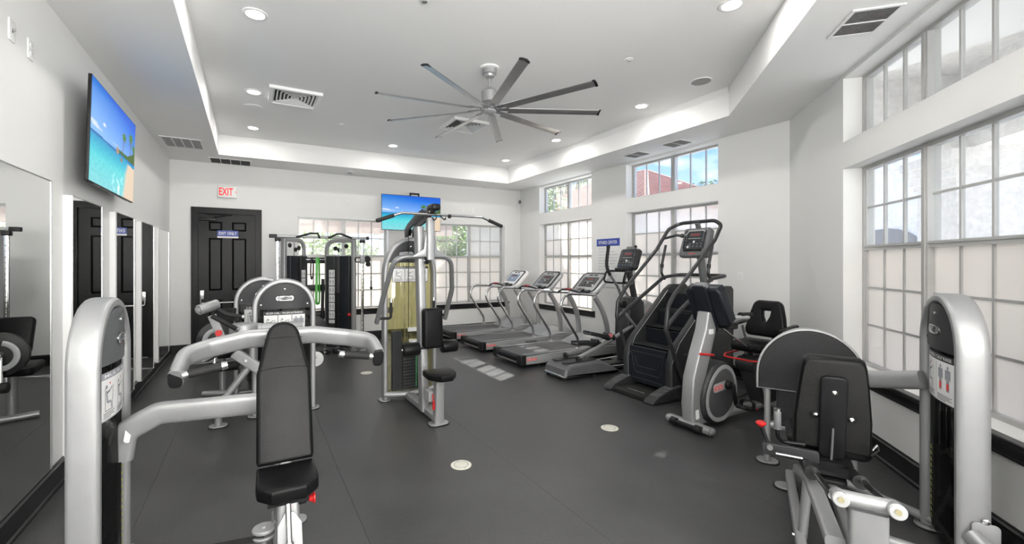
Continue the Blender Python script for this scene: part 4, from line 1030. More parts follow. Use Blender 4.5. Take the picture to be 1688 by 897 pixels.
cl_ = MB().sweep([(1.605, 4.36, .05), (1.59, 4.48, 1.98)], rrect(.085, .12, .022), (1, 0, 0))
cl_.o('main_column', SILV, C_, w=True)
MB().sweep([(1.665, 4.34, 1.63), (1.665, 4.34, 2.07)], rrect(.085, .075, .02), (1, 0, 0)).o('front_column', SILV, C_, w=True)
for s in (-1, 1):
    MB().pad([(0, 0), (.16, 0), (.03, .08), (0, .26)], .014, .003, frame((1.665 + s * .042, 4.335, 1.66), (s, 0, 0), (0, 0, 1))).o('column_gusset', SILV, C_, w=True)
MB().tube([(1.64, 4.02, .06), (1.62, 5.04, .06)], rrect(.10, .075, .02), ref=(1, 0, 0)).o('base_rail', SILV, C_, w=True)
MB().tube([(1.36, 5.0, .075), (1.62, 4.9, .075)], .034, 0).tube([(1.62, 4.9, .075), (1.99, 5.0, .075)], .034, 0).o('base_spreader', SILV, C_, w=True)
for x, y in ((1.64, 4.05),):
    f = MB().pad(rrect(.20, .14, .06, 6), .014, .004, T(x, y, .002)).o('floor_foot', SILV, C_, w=True)
    MB().pad(rrect(.215, .155, .065, 6), .008, .002, T(x, y, 0)).o('rubber_pad', BLKM, f, w=True)
# head boom and pulleys
bo = MB()
bpts = [(0, -.10), (.10, -.10), (.16, -.02), (.42, .04), (.60, .07), (.62, .13), (.60, .17), (.40, .14), (.10, .05), (0, .0)]
for x in (1.575, 1.665): bo.pad(bpts, .01, .002, frame((x + .01, 4.93, 1.99), (0, -1, 0), (0, 0, 1)))
bo.o('boom_plate', GREY, C_, w=True)
MB().sweep([(1.625, 4.60, 2.03), (1.635, 4.22, 2.17)], rrect(.07, .06, .015), (1, 0, 0)).o('boom_tube', SILVD, C_, w=True)
MB().pad(rrect(.10, .17, .03, 5), .065, .02, T(1.635, 4.16, 2.125)).o('boom_cap', BLK, C_, w=True)
for y, z, r in ((4.93, 1.965, .055), (4.55, 1.83, .055), (4.19, 2.12, .045), (4.36, 1.62, .04)):
    p = MB().lathe([(-.014, r * .9), (-.012, r), (-.006, r), (0, r * .86), (.006, r), (.012, r), (.014, r * .9)], (1.63, y, z), (1, 0, 0), 26).o('pulley', BLK, C_, w=True)
    MB().cyl((1.60, y, z), (1.66, y, z), .012, n=10).o('axle', CHROME, p, w=True)
MB().tube([(1.635, 4.145, 2.12), (1.635, 4.145, 2.075)], .0035, 0, 6).tube([(1.64, 4.98, 1.99), (1.64, 4.98, .7)], .0035, 0, 6).tube([(1.64, 4.88, 1.96), (1.63, 4.60, 1.84)], .0035, 0, 6).tube([(1.635, 4.93, 2.02), (1.635, 4.2, 2.16)], .0035, 0, 6).o('cable', BLK, C_, w=True)
# lat bar (hangs from the carabiner)
lb_ = MB().tube([(1.06, 4.15, 2.00), (1.30, 4.15, 2.085), (2.18, 4.15, 2.085), (2.42, 4.15, 2.00)], .0125, .08, 12).o('lat_bar', CHROME, C_, w=True)
for a, b in (((1.05, 4.15, 1.9965), (1.22, 4.15, 2.0567)), ((2.43, 4.15, 1.9965), (2.26, 4.15, 2.0567))): MB().cyl(a, b, .019, n=14, bev=.004).o('bar_grip', BLKM, lb_, w=True)
MB().tube([(1.70, 4.15, 2.085), (1.70, 4.12, 2.06), (1.74, 4.12, 2.03), (1.76, 4.15, 2.06)], .007, .02, 8).tube([(1.64, 4.15, 2.10), (1.655, 4.13, 2.05), (1.63, 4.15, 2.02), (1.62, 4.16, 2.06)], .006, .02, 8).ball((1.80, 4.14, 2.075), .022, 12).o('swivel_hook', BLK, lb_, w=True)
# row arms
ra = ob([(1.215, 4.79, .94), (1.245, 4.66, 1.20), (1.31, 4.42, 1.665), (1.94, 4.42, 1.665), (2.03, 4.60, 1.30), (2.02, 4.79, .94)], oval(.033, .024, 16, 2.6), 'row_arm', SILVD, C_, [.25, .16, .16, .25], (0, 1, 0))
for s in (-1, 1):
    x = 1.618 + s * .402
    MB().tube([(x, 4.78, .985), (x - s * .15, 4.76, .985), (x - s * .15, 4.76, 1.16)], .015, .03, 12).o('row_grip', BLKM, ra, w=True)
    MB().cyl((x - s * .15, 4.76, 1.16), (x - s * .15, 4.76, 1.20), .017, .015, n=14).o('grip_tip', CHROME, ra, w=True)
MB().pad(rrect(.21, .41, .035, 5), .10, .03, frame((1.645, 4.28, .925), (1, 0, 0), (0, .02, 1)), 4).o('chest_pad', VINYL, C_, w=True)
MB().sweep([(1.60, 4.30, .9), (1.60, 4.42, .9)], rrect(.05, .06, .01), (1, 0, 0)).o('pad_bracket', SILV, C_, w=True)
MB().cyl((1.34, 4.29, .715), (1.94, 4.29, .715), .011, n=12).sweep([(1.63, 4.29, .715), (1.61, 4.38, .715)], rrect(.04, .05, .01), (1, 0, 0)).o('roller_bar', CHROME, C_, w=True)
for a, b in ((1.35, 1.525), (1.77, 1.945)):
    r = MB().cyl((a, 4.29, .715), (b, 4.29, .715), .066, n=28, bev=.014).o('thigh_roller', VINYL, C_, w=True)
    MB().cyl((a - .006, 4.29, .715), (a, 4.29, .715), .02, n=12).cyl((b, 4.29, .715), (b + .006, 4.29, .715), .02, n=12).o('end_bolt', CHROME, r, w=True)
sp2 = [(-.14, .30), (-.15, .14), (-.13, .09), (-.06, .0), (.06, .0), (.13, .09), (.15, .14), (.14, .30)]
MB().pad(sp2, .07, .022, frame((1.645, 3.83, .465), (1, 0, 0), (0, 1, 0)), 4).o('seat', VINYL, C_, w=True)
MB().box(1.58, 1.71, 3.9, 4.1, .448, .465).sweep([(1.64, 4.05, .01), (1.64, 4.03, .45)], rrect(.095, .085, .02), (1, 0, 0)).cyl((1.64, 3.987, .38), (1.64, 3.982, .38), .013, n=10).o('seat_post', SILV, C_, w=True)
MB().box(1.55, 1.60, 4.08, 4.2, .22, .32).o('link_bracket', LGREY, C_, w=True)
MB().tube([(1.585, 4.06, .30), (1.575, 4.02, .24)], .006, 0, 8).box(1.568, 1.586, 4.01, 4.03, .16, .245).o('release_lever', RED, C_, w=True, label='red release lever')

# ---- leg press, front right
L_ = thing('leg_press_machine', 'silver leg press with ribbed round footplate, its weight tower nearest the camera on the right', 'exercise machine', (3.80, 1.80, 0), -59.7)
def lo(mb, name, m, par=None, **k): return mb.o(name, m, par or L_, **k)
tower(L_, T(.565, -.80, 0) @ rot('Z', -90), d=.125, headm=GREY, title='LEG PRESS / CALF RAISE', cells=2, hl='legs', pl=(.84, 1.10), bulge=.03, badge_x=-.02, ps=(-.20, .06, .045), labx=-.09, plates=12)
fp = .30; t_ = .03
path = [(-fp + t_, 0, .02), (-fp + t_, 0, .80)] + [(-(fp - t_) * cos(pi * i / 22), 0, .80 + .275 * sin(pi * i / 22)) for i in range(1, 22)] + [(fp - t_, 0, .80), (fp - t_, 0, .02)]
lo(MB().sweep(path, oval(.045, .022, 18, 3), (0, 1, 0)), 'footplate_frame', SILV)
aw = .345
pp = [(-aw, .60), (aw, .60)] + [(aw * cos(pi * i / 24), .72 + .375 * sin(pi * i / 24)) for i in range(0, 25)]
fpm = lo(MB().pad(pp, .02, .006, frame((0, -.045, 0), (1, 0, 0), (0, 0, 1))), 'footplate', LGREY)
rb = MB()
for k in range(36):
    z = .615 + k * .0133
    hw = (aw - .022) if z < .72 else (aw - .022) * sqrt(max(0, 1 - ((z - .72) / .352) ** 2))
    if hw < .03: continue
    rb.box(-hw, hw, -.0705, -.0655, z - .0042, z + .0042)
pi_ = [(-aw + .014, .608), (aw - .014, .608)] + [((aw - .014) * cos(pi * i / 24), .72 + .361 * sin(pi * i / 24)) for i in range(0, 25)]
rp = lo(MB().pad(pi_, .004, .001, frame((0, -.0625, 0), (1, 0, 0), (0, 0, 1))), 'rubber_mat', BLKM, fpm)
lo(rb, 'ribs', GREY, fpm)['kind'] = 'stuff'
lp = lo(MB().pad(rrect(.46, .30, .03, 4), .015, .004, frame((.02, -.015, .46), (1, 0, 0), (0, 0, 1))), 'lower_footplate', BLKM)
rb = MB()
for k in range(20): rb.box(-.19, .23, -.038, -.031, .335 + k * .0133 - .004, .335 + k * .0133 + .004)
lo(rb, 'ribs', GREY, lp)['kind'] = 'stuff'
for s in (-1, 1):
    f = lo(MB().pad(rrect(.15, .13, .06, 6), .014, .004, T(s * .27, 0, .002)), 'floor_foot', SILV)
    lo(MB().pad(rrect(.17, .15, .07, 6), .008, .002, T(s * .27, 0, 0)), 'rubber_pad', BLKM, f)
lo(MB().tube([(-.25, 0, .30), (.25, 0, .30)], .03, 0).tube([(0, 0, .30), (0, -.35, .22)], .03, 0), 'cross_tube', SILV)
# rails and front crosshead
RX_ = .10
rl = MB()
for s in (-1, 1): rl.cyl((s * .095 + .01, -1.90, .636), (s * RX_, -.42, .285), .0145, n=18)
lo(rl, 'slide_rails', CHROME)
chd = lo(MB().tube([(-.065, -1.90, .640), (.115, -1.90, .640)], .030, 0, 20).cyl((-.065, -1.86, .63), (-.065, -1.955, .651), .030, n=24, bev=.004).cyl((.105, -1.86, .63), (.105, -1.955, .651), .030, n=24, bev=.004), 'crosshead', SILV)
for cx_ in (-.065, .105):
    lo(MB().cyl((cx_, -1.955, .651), (cx_, -1.961, .6525), .026, n=24), 'end_cap', SILV, chd)
    lo(MB().cyl((cx_, -1.961, .6525), (cx_, -1.965, .6535), .011, n=16), 'cap_bolt', mat('brass_bolt', (.30, .27, .16), .4, .5, vary=(20, .1)), chd)
lo(MB().sweep([(.03, -1.88, .01), (.03, -1.88, .60)], rrect(.125, .06, .015), (1, 0, 0)), 'front_post', SILV)
lo(MB().sweep(fillet([(-.07, -1.85, .42), (-.09, -1.2, .40), (-.09, -.40, .15), (-.09, -.3, .03)], .15), rrect(.07, .05, .015), (1, 0, 0)), 'side_beam', SILV)
lo(MB().sweep([(-.14, -1.95, .05), (-.14, -.30, .05)], rrect(.05, .07, .012), (1, 0, 0)).sweep([(.10, -1.9, .05), (.10, -.25, .05)], rrect(.05, .07, .012), (1, 0, 0)).cyl((-.13, -1.15, .05), (-.10, -1.15, .42), .024, n=16), 'base_rail', SILV)
for k in (-1.3, -1.15):
    lo(MB().cyl((-.166, k, .05), (-.176, k, .05), .013, n=10), 'bolt', CHROME)
f = lo(MB().pad(rrect(.13, .12, .055, 6), .014, .004, T(-.17, -.42, .002)), 'floor_foot', SILV)
lo(MB().pad(rrect(.15, .14, .06, 6), .008, .002, T(-.17, -.42, 0)), 'rubber_pad', BLKM, f)
bpz = lo(MB().pad([(.06, -2.0), (.42, -2.0), (.60, -1.6), (.55, -1.15), (.30, -1.05), (.06, -1.3)], .010, .003, T(0, 0, .028)), 'base_plate', SILV)
lo(MB().lathe([(0, .02), (.006, .02), (.016, .012)], (.22, -1.72, .038), (0, 0, 1), 12).cyl((.12, -1.5, .038), (.12, -1.5, .05), .012, n=8), 'bolt', CHROME, bpz)
for z in (.12, .22):
    lo(MB().lathe([(-.016, .07), (-.013, .075), (-.006, .075), (0, .066), (.006, .075), (.013, .075), (.016, .07)], (-.0, -1.62 - z * .4, z), (1, 0, .1), 26), 'pulley', BLK)
# seat carriage
lo(MB().cyl((-RX_, -1.30, .485), (-RX_, -.72, .353), .03, n=18).cyl((RX_, -1.30, .485), (RX_, -.72, .353), .03, n=18).cyl((-RX_, -1.32, .489), (-RX_, -1.27, .478), .035, n=18).cyl((RX_, -1.32, .489), (RX_, -1.27, .478), .035, n=18), 'carriage_tubes', BLK)
lo(MB().box(-.12, .12, -1.22, -1.14, .455, .475).box(-.12, .12, -1.0, -.7, .42, .445).pad(rrect(.12, .10, .03), .02, .004, T(0, -1.20, .42)), 'carriage_plate', BLK)
bb = V((.03, -.90, .475)); bt = V((.03, -1.03, 1.045)); ub = bt - bb; LB = ub.length
MB_ = frame(bb, (1, 0, 0), ub)          # local z towards the camera
bk_ = [(-.180, 0), (.180, 0), (.186, .02), (.184, LB * .35), (.162, LB * .75), (.150, LB - .05), (.140, LB - .014), (.118, LB), (-.118, LB), (-.140, LB - .014), (-.150, LB - .05), (-.162, LB * .75), (-.184, LB * .35), (-.186, .02)]
bk2 = lo(MB().pad(bk_, .085, .028, MB_ @ T(0, 0, -.085), 4), 'backrest', VINYL)
inn = [(x * .93, .02 + y * .945) for x, y in bk_]
bd = lo(MB().pad(inn, .012, .004, MB_ @ T(0, 0, -.004)), 'backing_board', BLKM, bk2)
sc_ = MB()
for x, y in ((-.08, LB * .40), (.085, LB * .40), (0, LB * .68)): sc_.lathe([(.0, .014), (.006, .014), (.011, .006)], MB_ @ V((x, y, .012 if x else .032)), MB_.to_3x3() @ V((0, 0, 1)), 14)
lo(sc_, 'board_screws', CHROME, bk2)
for x in (-.08, .085): lo(MB().pad(rrect(.055, .042, .01), .004, .001, MB_ @ T(x, LB * .40, .008)), 'screw_plate', BLK, bk2)
lo(MB().pad(rrect(.125, LB * .88, .03, 4), .03, .008, MB_ @ T(0, LB * .40, .004)), 'back_spine', BLK)
lo(MB().cyl(MB_ @ V((.0, LB * .30, .04)), MB_ @ V((-.004, -.02, .05)), .006, n=8), 'latch_rod', GREY2)
lo(MB().pad(rrect(.42, .34, .06, 5), .09, .03, frame((.03, -.66, .43), (1, 0, 0), (0, 1, .10)), 4), 'seat', VINYL)
for s in (-1,):
    h_ = lo(MB().tube([(s * .12 + .02, -.93, .50), (s * .24 + .02, -.95, .50), (s * .26 + .02, -.99, .55), (s * .26 + .02, -1.0, .70)], .012, .05, 12), 'seat_handle', BLK)
    lo(MB().cyl((s * .26 + .02, -1.0, .60), (s * .26 + .02, -1.0, .70), .0195, n=18, bev=.003).cyl((s * .26 + .02, -1.0, .592), (s * .26 + .02, -1.0, .60), .022, n=18), 'handle_grip', GREY2, h_)
    lo(MB().cyl((s * .26 + .02, -1.0, .70), (s * .26 + .02, -1.0, .714), .0195, n=18), 'grip_tip', CHROME, h_)
sb = lo(MB().pad(rrect(.28, .07, .015), .03, .004, frame((-.18, -1.02, .475), (1, 0, 0), (0, 0, 1))), 'latch_plate', GREY)
lo(MB().cyl((-.28, -1.05, .49), (-.28, -1.065, .49), .016, n=14).cyl((-.25, -1.055, .46), (-.12, -1.055, .46), .008, n=8), 'latch_bolt', STEEL, sb)
lv_ = lo(MB().tube([(-.22, -1.02, .48), (-.285, -1.02, .485), (-.325, -1.02, .60)], .011, .04, 12), 'seat_lever', BLK)
lo(MB().lathe([(0, .012), (.012, .02), (.018, .028), (.026, .028), (.032, .02)], (-.325, -1.02, .595), (0, -.1, 1), 18), 'knob', RED, lv_, label='red lever knob')
lo(MB().tube([(.20, -.98, .52), (.225, -1.0, .56), (.22, -1.01, .60), (.20, -1.0, .56)], .006, .02, 8), 'side_clip', CHROME)
# beam to the tower
lo(MB().sweep(fillet([(.50, -.60, .90), (.42, -.52, .87), (.28, -.40, .83), (.0, -.32, .82), (.0, -.05, .80)], .12), oval(.055, .035, 20, 3), (0, 0, 1)), 'link_beam', SILV)
lo(MB().sweep(fillet([(.55, -1.10, .26), (.66, -1.26, .14), (.70, -1.45, .05), (.45, -1.9, .05)], .06), oval(.04, .035, 18), (0, 0, 1)).pad(rrect(.10, .12, .02), .008, .002, frame((.60, -1.106, .27), (1, 0, 0), (0, 0, 1))), 'tower_brace', SILV)
lo(MB().tube([(.10, -.9, .05), (.56, -1.0, .05)], .028, 0).tube([(.0, -.10, .05), (.56, -.55, .05)], .028, 0), 'base_spreader', SILV)
lo(MB().lathe([(0, .014), (.004, .014), (.007, .006)], (.60, -1.113, .34), (0, -1, 0), 12), 'brace_bolt', CHROME)

# ---- functional trainer at the back
F_ = thing('cable_trainer', 'dual tower cable trainer with pull-up crossbar in front of the far left window', 'exercise machine', (1.1, 8.25, 0))
def sd(lbl, xo, yo, xi, yi, s, cx):
    """one tower: outer post (xo,yo) in front, inner post (xi,yi) behind"""
    o, i = V((xo, yo, 0)), V((xi, yi, 0)); d = (i - o).normalized(); Z = V((0, 0, 1))
    MB().sweep([o + Z * .02, o + Z * 2.03], rrect(.075, .085, .018), d).o('outer_post', SILV, F_, w=True)
    MB().sweep(fillet([i + Z * .02, i + Z * 2.0, o + Z * 2.0], .18, 8), rrect(.045, .07, .014), d.cross(Z)).o('arch_post', SILV, F_, w=True)
    L = (i - o).length
    Ms = frame(o + d * (L / 2), d, (0, 0, 1))
    hw = L / 2 - .045
    a_ = MB().box(-hw, -.03, .06, 1.72, -.10, .10, Ms) if s > 0 else MB().box(.03, hw, .06, 1.72, -.10, .10, Ms)
    a_ = MB().cbox((-hw / 2 - .02, .89, 0), (hw - .03, 1.66, .2), .012, Ms)
    a_.o('stack_shroud', NAVY, F_, w=True)
    fs_ = MB().cbox((hw / 2 + .03, .89, 0), (hw - .04, 1.66, .2), .012, Ms).o('front_shroud', GREY, F_, w=True)
    fz = .1015 if (Ms.to_3x3() @ V((0, 0, 1))).y < 0 else -.1015
    xd = 1 if fz > 0 else -1
    for k in range(7):
        hh = .135 if k < 6 else .06
        zc_ = 1.40 - k * .15 + (0 if k < 6 else .03)
        pn = MB().box(hw * .5 - .055, hw * .5 + .055, zc_ - hh / 2, zc_ + hh / 2, min(fz, fz * 1.008), max(fz, fz * 1.008), Ms).o('exercise_chart', PAPER, fs_, w=True)
        ink = MB()
        z_ = fz * 1.012
        def q(x0, x1, y0, y1): ink.box(hw * .5 + x0, hw * .5 + x1, zc_ + y0, zc_ + y1, min(fz, z_), max(fz, z_), Ms)
        if k < 6:
            q(-.045, .0, -.05, .05) if 0 else None
            for ox in (-.026, .028): q(ox - .006, ox + .006, .025, .045); q(ox - .011, ox + .011, -.01, .022); q(ox - .010, ox - .003, -.05, -.01); q(ox + .003, ox + .010, -.05, -.01); q(ox + .01, ox + .02, .0 + .01 * (k % 3), .01 + .01 * (k % 3))
            q(-.001, .001, -.06, .06)
        else:
            for j in range(4): q(-.045, .04, -.022 + j * .012, -.018 + j * .012)
        ink.o('printed_figures', INKG, fs_, w=True)['kind'] = 'stuff'
    # visible slot with plates
    st = MB().cyl(Ms @ V((0, .1, .0)), Ms @ V((0, 1.95, 0)), .008, n=8).o('guide_rod', CHROME, F_, w=True)
    MB().box(-.028, .028, .08, 1.05, -.07, .07, Ms).o('weight_stack', PLATE, F_, w=True)
    for k, (x, z) in enumerate(((-.12, 1.90), (.02, 1.83), (.10, 1.86))):
        MB().lathe([(-.012, .036), (-.006, .04), (0, .034), (.006, .04), (.012, .036)], Ms @ V((x, z, .01 * k)), Ms.to_3x3() @ V((0, 0, 1)), 22).o('pulley', BLK, F_, w=True)
    # perforated chrome column with carriage
    c = V((cx, yo - .12, 0))
    cm = MB().sweep([c + Z * .03, c + Z * 1.97], rrect(.05, .05, .01, 2), (1, 0, 0)).o('adjusting_column', CHROME, F_, w=True)
    hl = MB()
    for k in range(22): hl.cyl(c + V((0, -.0252, .25 + k * .075)), c + V((0, -.0262, .25 + k * .075)), .009, n=10)
    hl.o('index_holes', INK, cm, w=True)['kind'] = 'stuff'
    MB().cbox(tuple(c + V((0, 0, 1.985))), (.09, .10, .06), .012).o('column_head', BLK, F_, w=True)
    MB().pad(rrect(.12, .12, .02), .012, .003, T(c.x, c.y, .002)).sweep([c + Z * .05, o + Z * .05], rrect(.05, .05, .01), (0, 0, 1)).o('column_base', SILV, F_, w=True)
    zc_ = 1.66 if s > 0 else .55
    cg = MB().cbox(tuple(c + V((0, 0, zc_))), (.085, .085, .16), .012).o('carriage', LGREY, F_, w=True)
    MB().lathe([(-.016, .055), (-.006, .062), (0, .05), (.006, .062), (.016, .055)], c + V((.085, -.02, zc_)), (0, 1, 0), 24).lathe([(-.01, .045), (.01, .045)], c + V((.10, -.02, zc_ - .09)), (0, 1, 0), 20).o('swivel_pulley', BLK, cg, w=True)
    MB().tube([c + V((-.04, 0, zc_ + .03)), c + V((-.13, -.03, zc_ + .03)), c + V((-.13, -.03, zc_ - .05)), c + V((-.04, 0, zc_ - .05))], .011, .03, 10).o('carriage_handle', BLK, cg, w=True)
    if s > 0:
        MB().tube([c + V((.12, -.03, zc_ - .02)), c + V((.15, -.04, zc_ - .20)), c + V((.15, -.04, zc_ - .30))], .004, .03, 6).o('cable', BLK, cg, w=True)
        h = MB().tube([c + V((.15, -.04, zc_ - .28)), c + V((.135, -.04, zc_ - .34)), c + V((.15, -.04, zc_ - .38)), c + V((.165, -.04, zc_ - .34)), c + V((.15, -.04, zc_ - .28))], .004, .01, 6).o('carabiner', CHROME, cg, w=True)
        MB().tube([c + V((.15, -.04, zc_ - .38)), c + V((.15, -.04, zc_ - .50))], .010, 0, 8).ball(tuple(c + V((.15, -.04, zc_ - .52))), .026, 12).tube([c + V((.13, -.04, zc_ - .54)), c + V((.17, -.04, zc_ - .54))], .012, 0, 8).o('cable_handle', BLK, cg, w=True)
    for p in (o, i):
        MB().pad(rrect(.12, .13, .05, 5), .012, .003, T(p.x, p.y, .002)).o('floor_foot', LGREY, F_, w=True)
    MB().tube([o + Z * .05, i + Z * .05], rrect(.05, .06, .01), 0, ref=(0, 0, 1)).o('base_rail', SILV, F_, w=True)
sd('r', 1.66, 8.20, 1.24, 8.52, 1, 1.79)
sd('l', .50, 8.20, .86, 8.62, -1, .40)
cb = MB().sweep([(.32, 8.12, 2.045), (1.90, 8.12, 2.045)], rrect(.045, .055, .01, 2), (0, 0, 1)).o('crossbar', SILV, F_, w=True)
MB().cbox((.33, 8.12, 2.045), (.12, .07, .06), .008).cbox((1.89, 8.12, 2.045), (.05, .07, .06), .008).sweep([(.5, 8.12, 2.045), (.5, 8.2, 2.03)], rrect(.04, .05, .01, 2), (0, 0, 1)).sweep([(1.66, 8.12, 2.045), (1.66, 8.2, 2.03)], rrect(.04, .05, .01, 2), (0, 0, 1)).o('crossbar_cap', BLK, cb, w=True)
MB().tube([(.68, 8.06, 2.03), (.90, 8.06, 2.10), (1.02, 8.06, 2.105)], .017, .04, 12).tube([(1.02, 8.06, 2.12), (1.06, 8.06, 2.02)], .015, .01, 10).tube([(1.20, 8.06, 2.03), (1.35, 8.06, 2.105), (1.42, 8.06, 2.105), (1.60, 8.06, 2.04)], .017, .03, 12).o('pullup_grip', BLKM, cb, w=True)
for z in (1.64, 1.14, .62):
    MB().cbox((1.05, 8.56, z), (.42, .05, .11), .006).o('accessory_rail', BLK, F_, w=True)
MB().tube([(1.16, 8.50, .55), (1.17, 8.50, 1.30)], .028, 0, 10).o('bar_holder', BLK, F_, w=True)
MB().box(.88, 1.22, 8.49, 8.53, 1.655, 1.66).cyl((.98, 8.53, 1.65), (.98, 8.46, 1.66), .008).cyl((1.08, 8.53, 1.65), (1.08, 8.46, 1.66), .008).o('rail_hooks', STEEL, F_, w=True)
MB().cyl((1.42, 8.30, .66), (1.56, 8.16, .66), .006).o('selector_pin', STEEL, F_, w=True)
MB().ball((1.57, 8.15, .66), .032, 14).o('knob', RED, F_, w=True, label='red selector knob')
rb_ = MB().sweep(smooth_path([(1.062, 8.462, 1.678), (1.055, 8.44, 1.3), (1.05, 8.44, .90), (1.075, 8.44, .86), (1.10, 8.44, .90), (1.10, 8.44, 1.3), (1.10, 8.475, 1.682)], 5), [(-.022, -.002), (.022, -.002), (.022, .002), (-.022, .002)], (1, 0, 0), closed=True).o('resistance_band', BAND, label='bright green resistance band hanging from the cable trainer rail', cat='exercise band')
MB().sweep(smooth_path([(.965, 8.45, 1.665), (.955, 8.45, 1.5), (.96, 8.45, 1.33), (.985, 8.455, 1.32), (1.0, 8.45, 1.5), (.995, 8.45, 1.665)], 5), [(-.012, -.002), (.012, -.002), (.012, .002), (-.012, .002)], (1, 0, 0), closed=True).ball((.972, 8.45, 1.33), .025, 10).o('cable_strap', BLKM, label='short black strap handle hanging left of the green band', cat='strap')
for x, y, lb in ((1.12, 7.96, 'small black dumbbell on the floor before the cable trainer, the left one'), (1.36, 8.02, 'small black dumbbell on the floor before the cable trainer, the right one')):
    db = thing('dumbbell', lb, 'dumbbell', (x, y, 0), 35, group='small dumbbells by the cable trainer')
    for s in (-1, 1): MB().cyl((s * .05, 0, .052), (s * .105, 0, .052), .05, n=6, bev=.008).o('weight_head', BLKM, db)
    MB().cyl((-.05, 0, .052), (.05, 0, .052), .014, n=12).o('handle', CHROME, db)

# ================================================================ CARDIO MACHINES
def red_badge(par, M, w=.16, h=.034, txt='STAR TRAC', ring=True, sub=True):
    """red pill with light lettering; M in the coordinates of the thing"""
    b = MB().pad(rrect(w, h, h * .4, 4), .003, .001, M).o('red_badge', REDB, par)
    if ring: MB().ring(rrect(w * .96, h * .88, h * .36, 4), rrect(w * .93, h * .78, h * .32, 4), .0012, M @ T(0, 0, .0029)).o('badge_outline', PAPER, par)
    text(txt, w * .74, h * .42, M @ T(0, 0, .0032), PAPER, par)
    return b
def console_face(par, M, W, H, scr, lit, seed=1, body=LGREY):
    """printed and lit operating panel lying at local z>=0 of M"""
    rnd = random.Random(seed)
    MB().pad(rrect(W, H, .02, 4), .006, .002, M).o('face_plate', scr, par)
    k = MB(); c2 = MB()
    for i in range(5):
        for j in range(2): k.pad(rrect(.022, .014, .004, 2), .002, .0006, M @ T(-W * .36 + i * W * .18, -H * .36 + j * H * .14, .006))
    for i in range(4):
        for s in (-1, 1): k.pad(rrect(.018, .018, .006, 2), .002, .0006, M @ T(s * W * .40, -H * .05 + i * H * .12, .006))
    k.o('keypad', LGREY if lit else GREY2, par)
    MB().pad(rrect(W * .52, H * .22, .004, 2), .0015, .0004, M @ T(0, H * .26, .006)).o('display_window', INK, par)
    for i in range(6): c2.box(-W * .2 + i * W * .07, -W * .2 + i * W * .07 + W * .035, H * .22, H * .29, .0076, .008, M)
    c2.o('display_digits', RED if not lit else INKG, par)
    MB().pad(rrect(.03, .03, .0149, 4), .004, .001, M @ T(0, -H * .12, .006)).pad(rrect(W * .6, .004, .0019, 2), .001, .0003, M @ T(0, H * .06, .006)).o('start_button', PAPER, par)

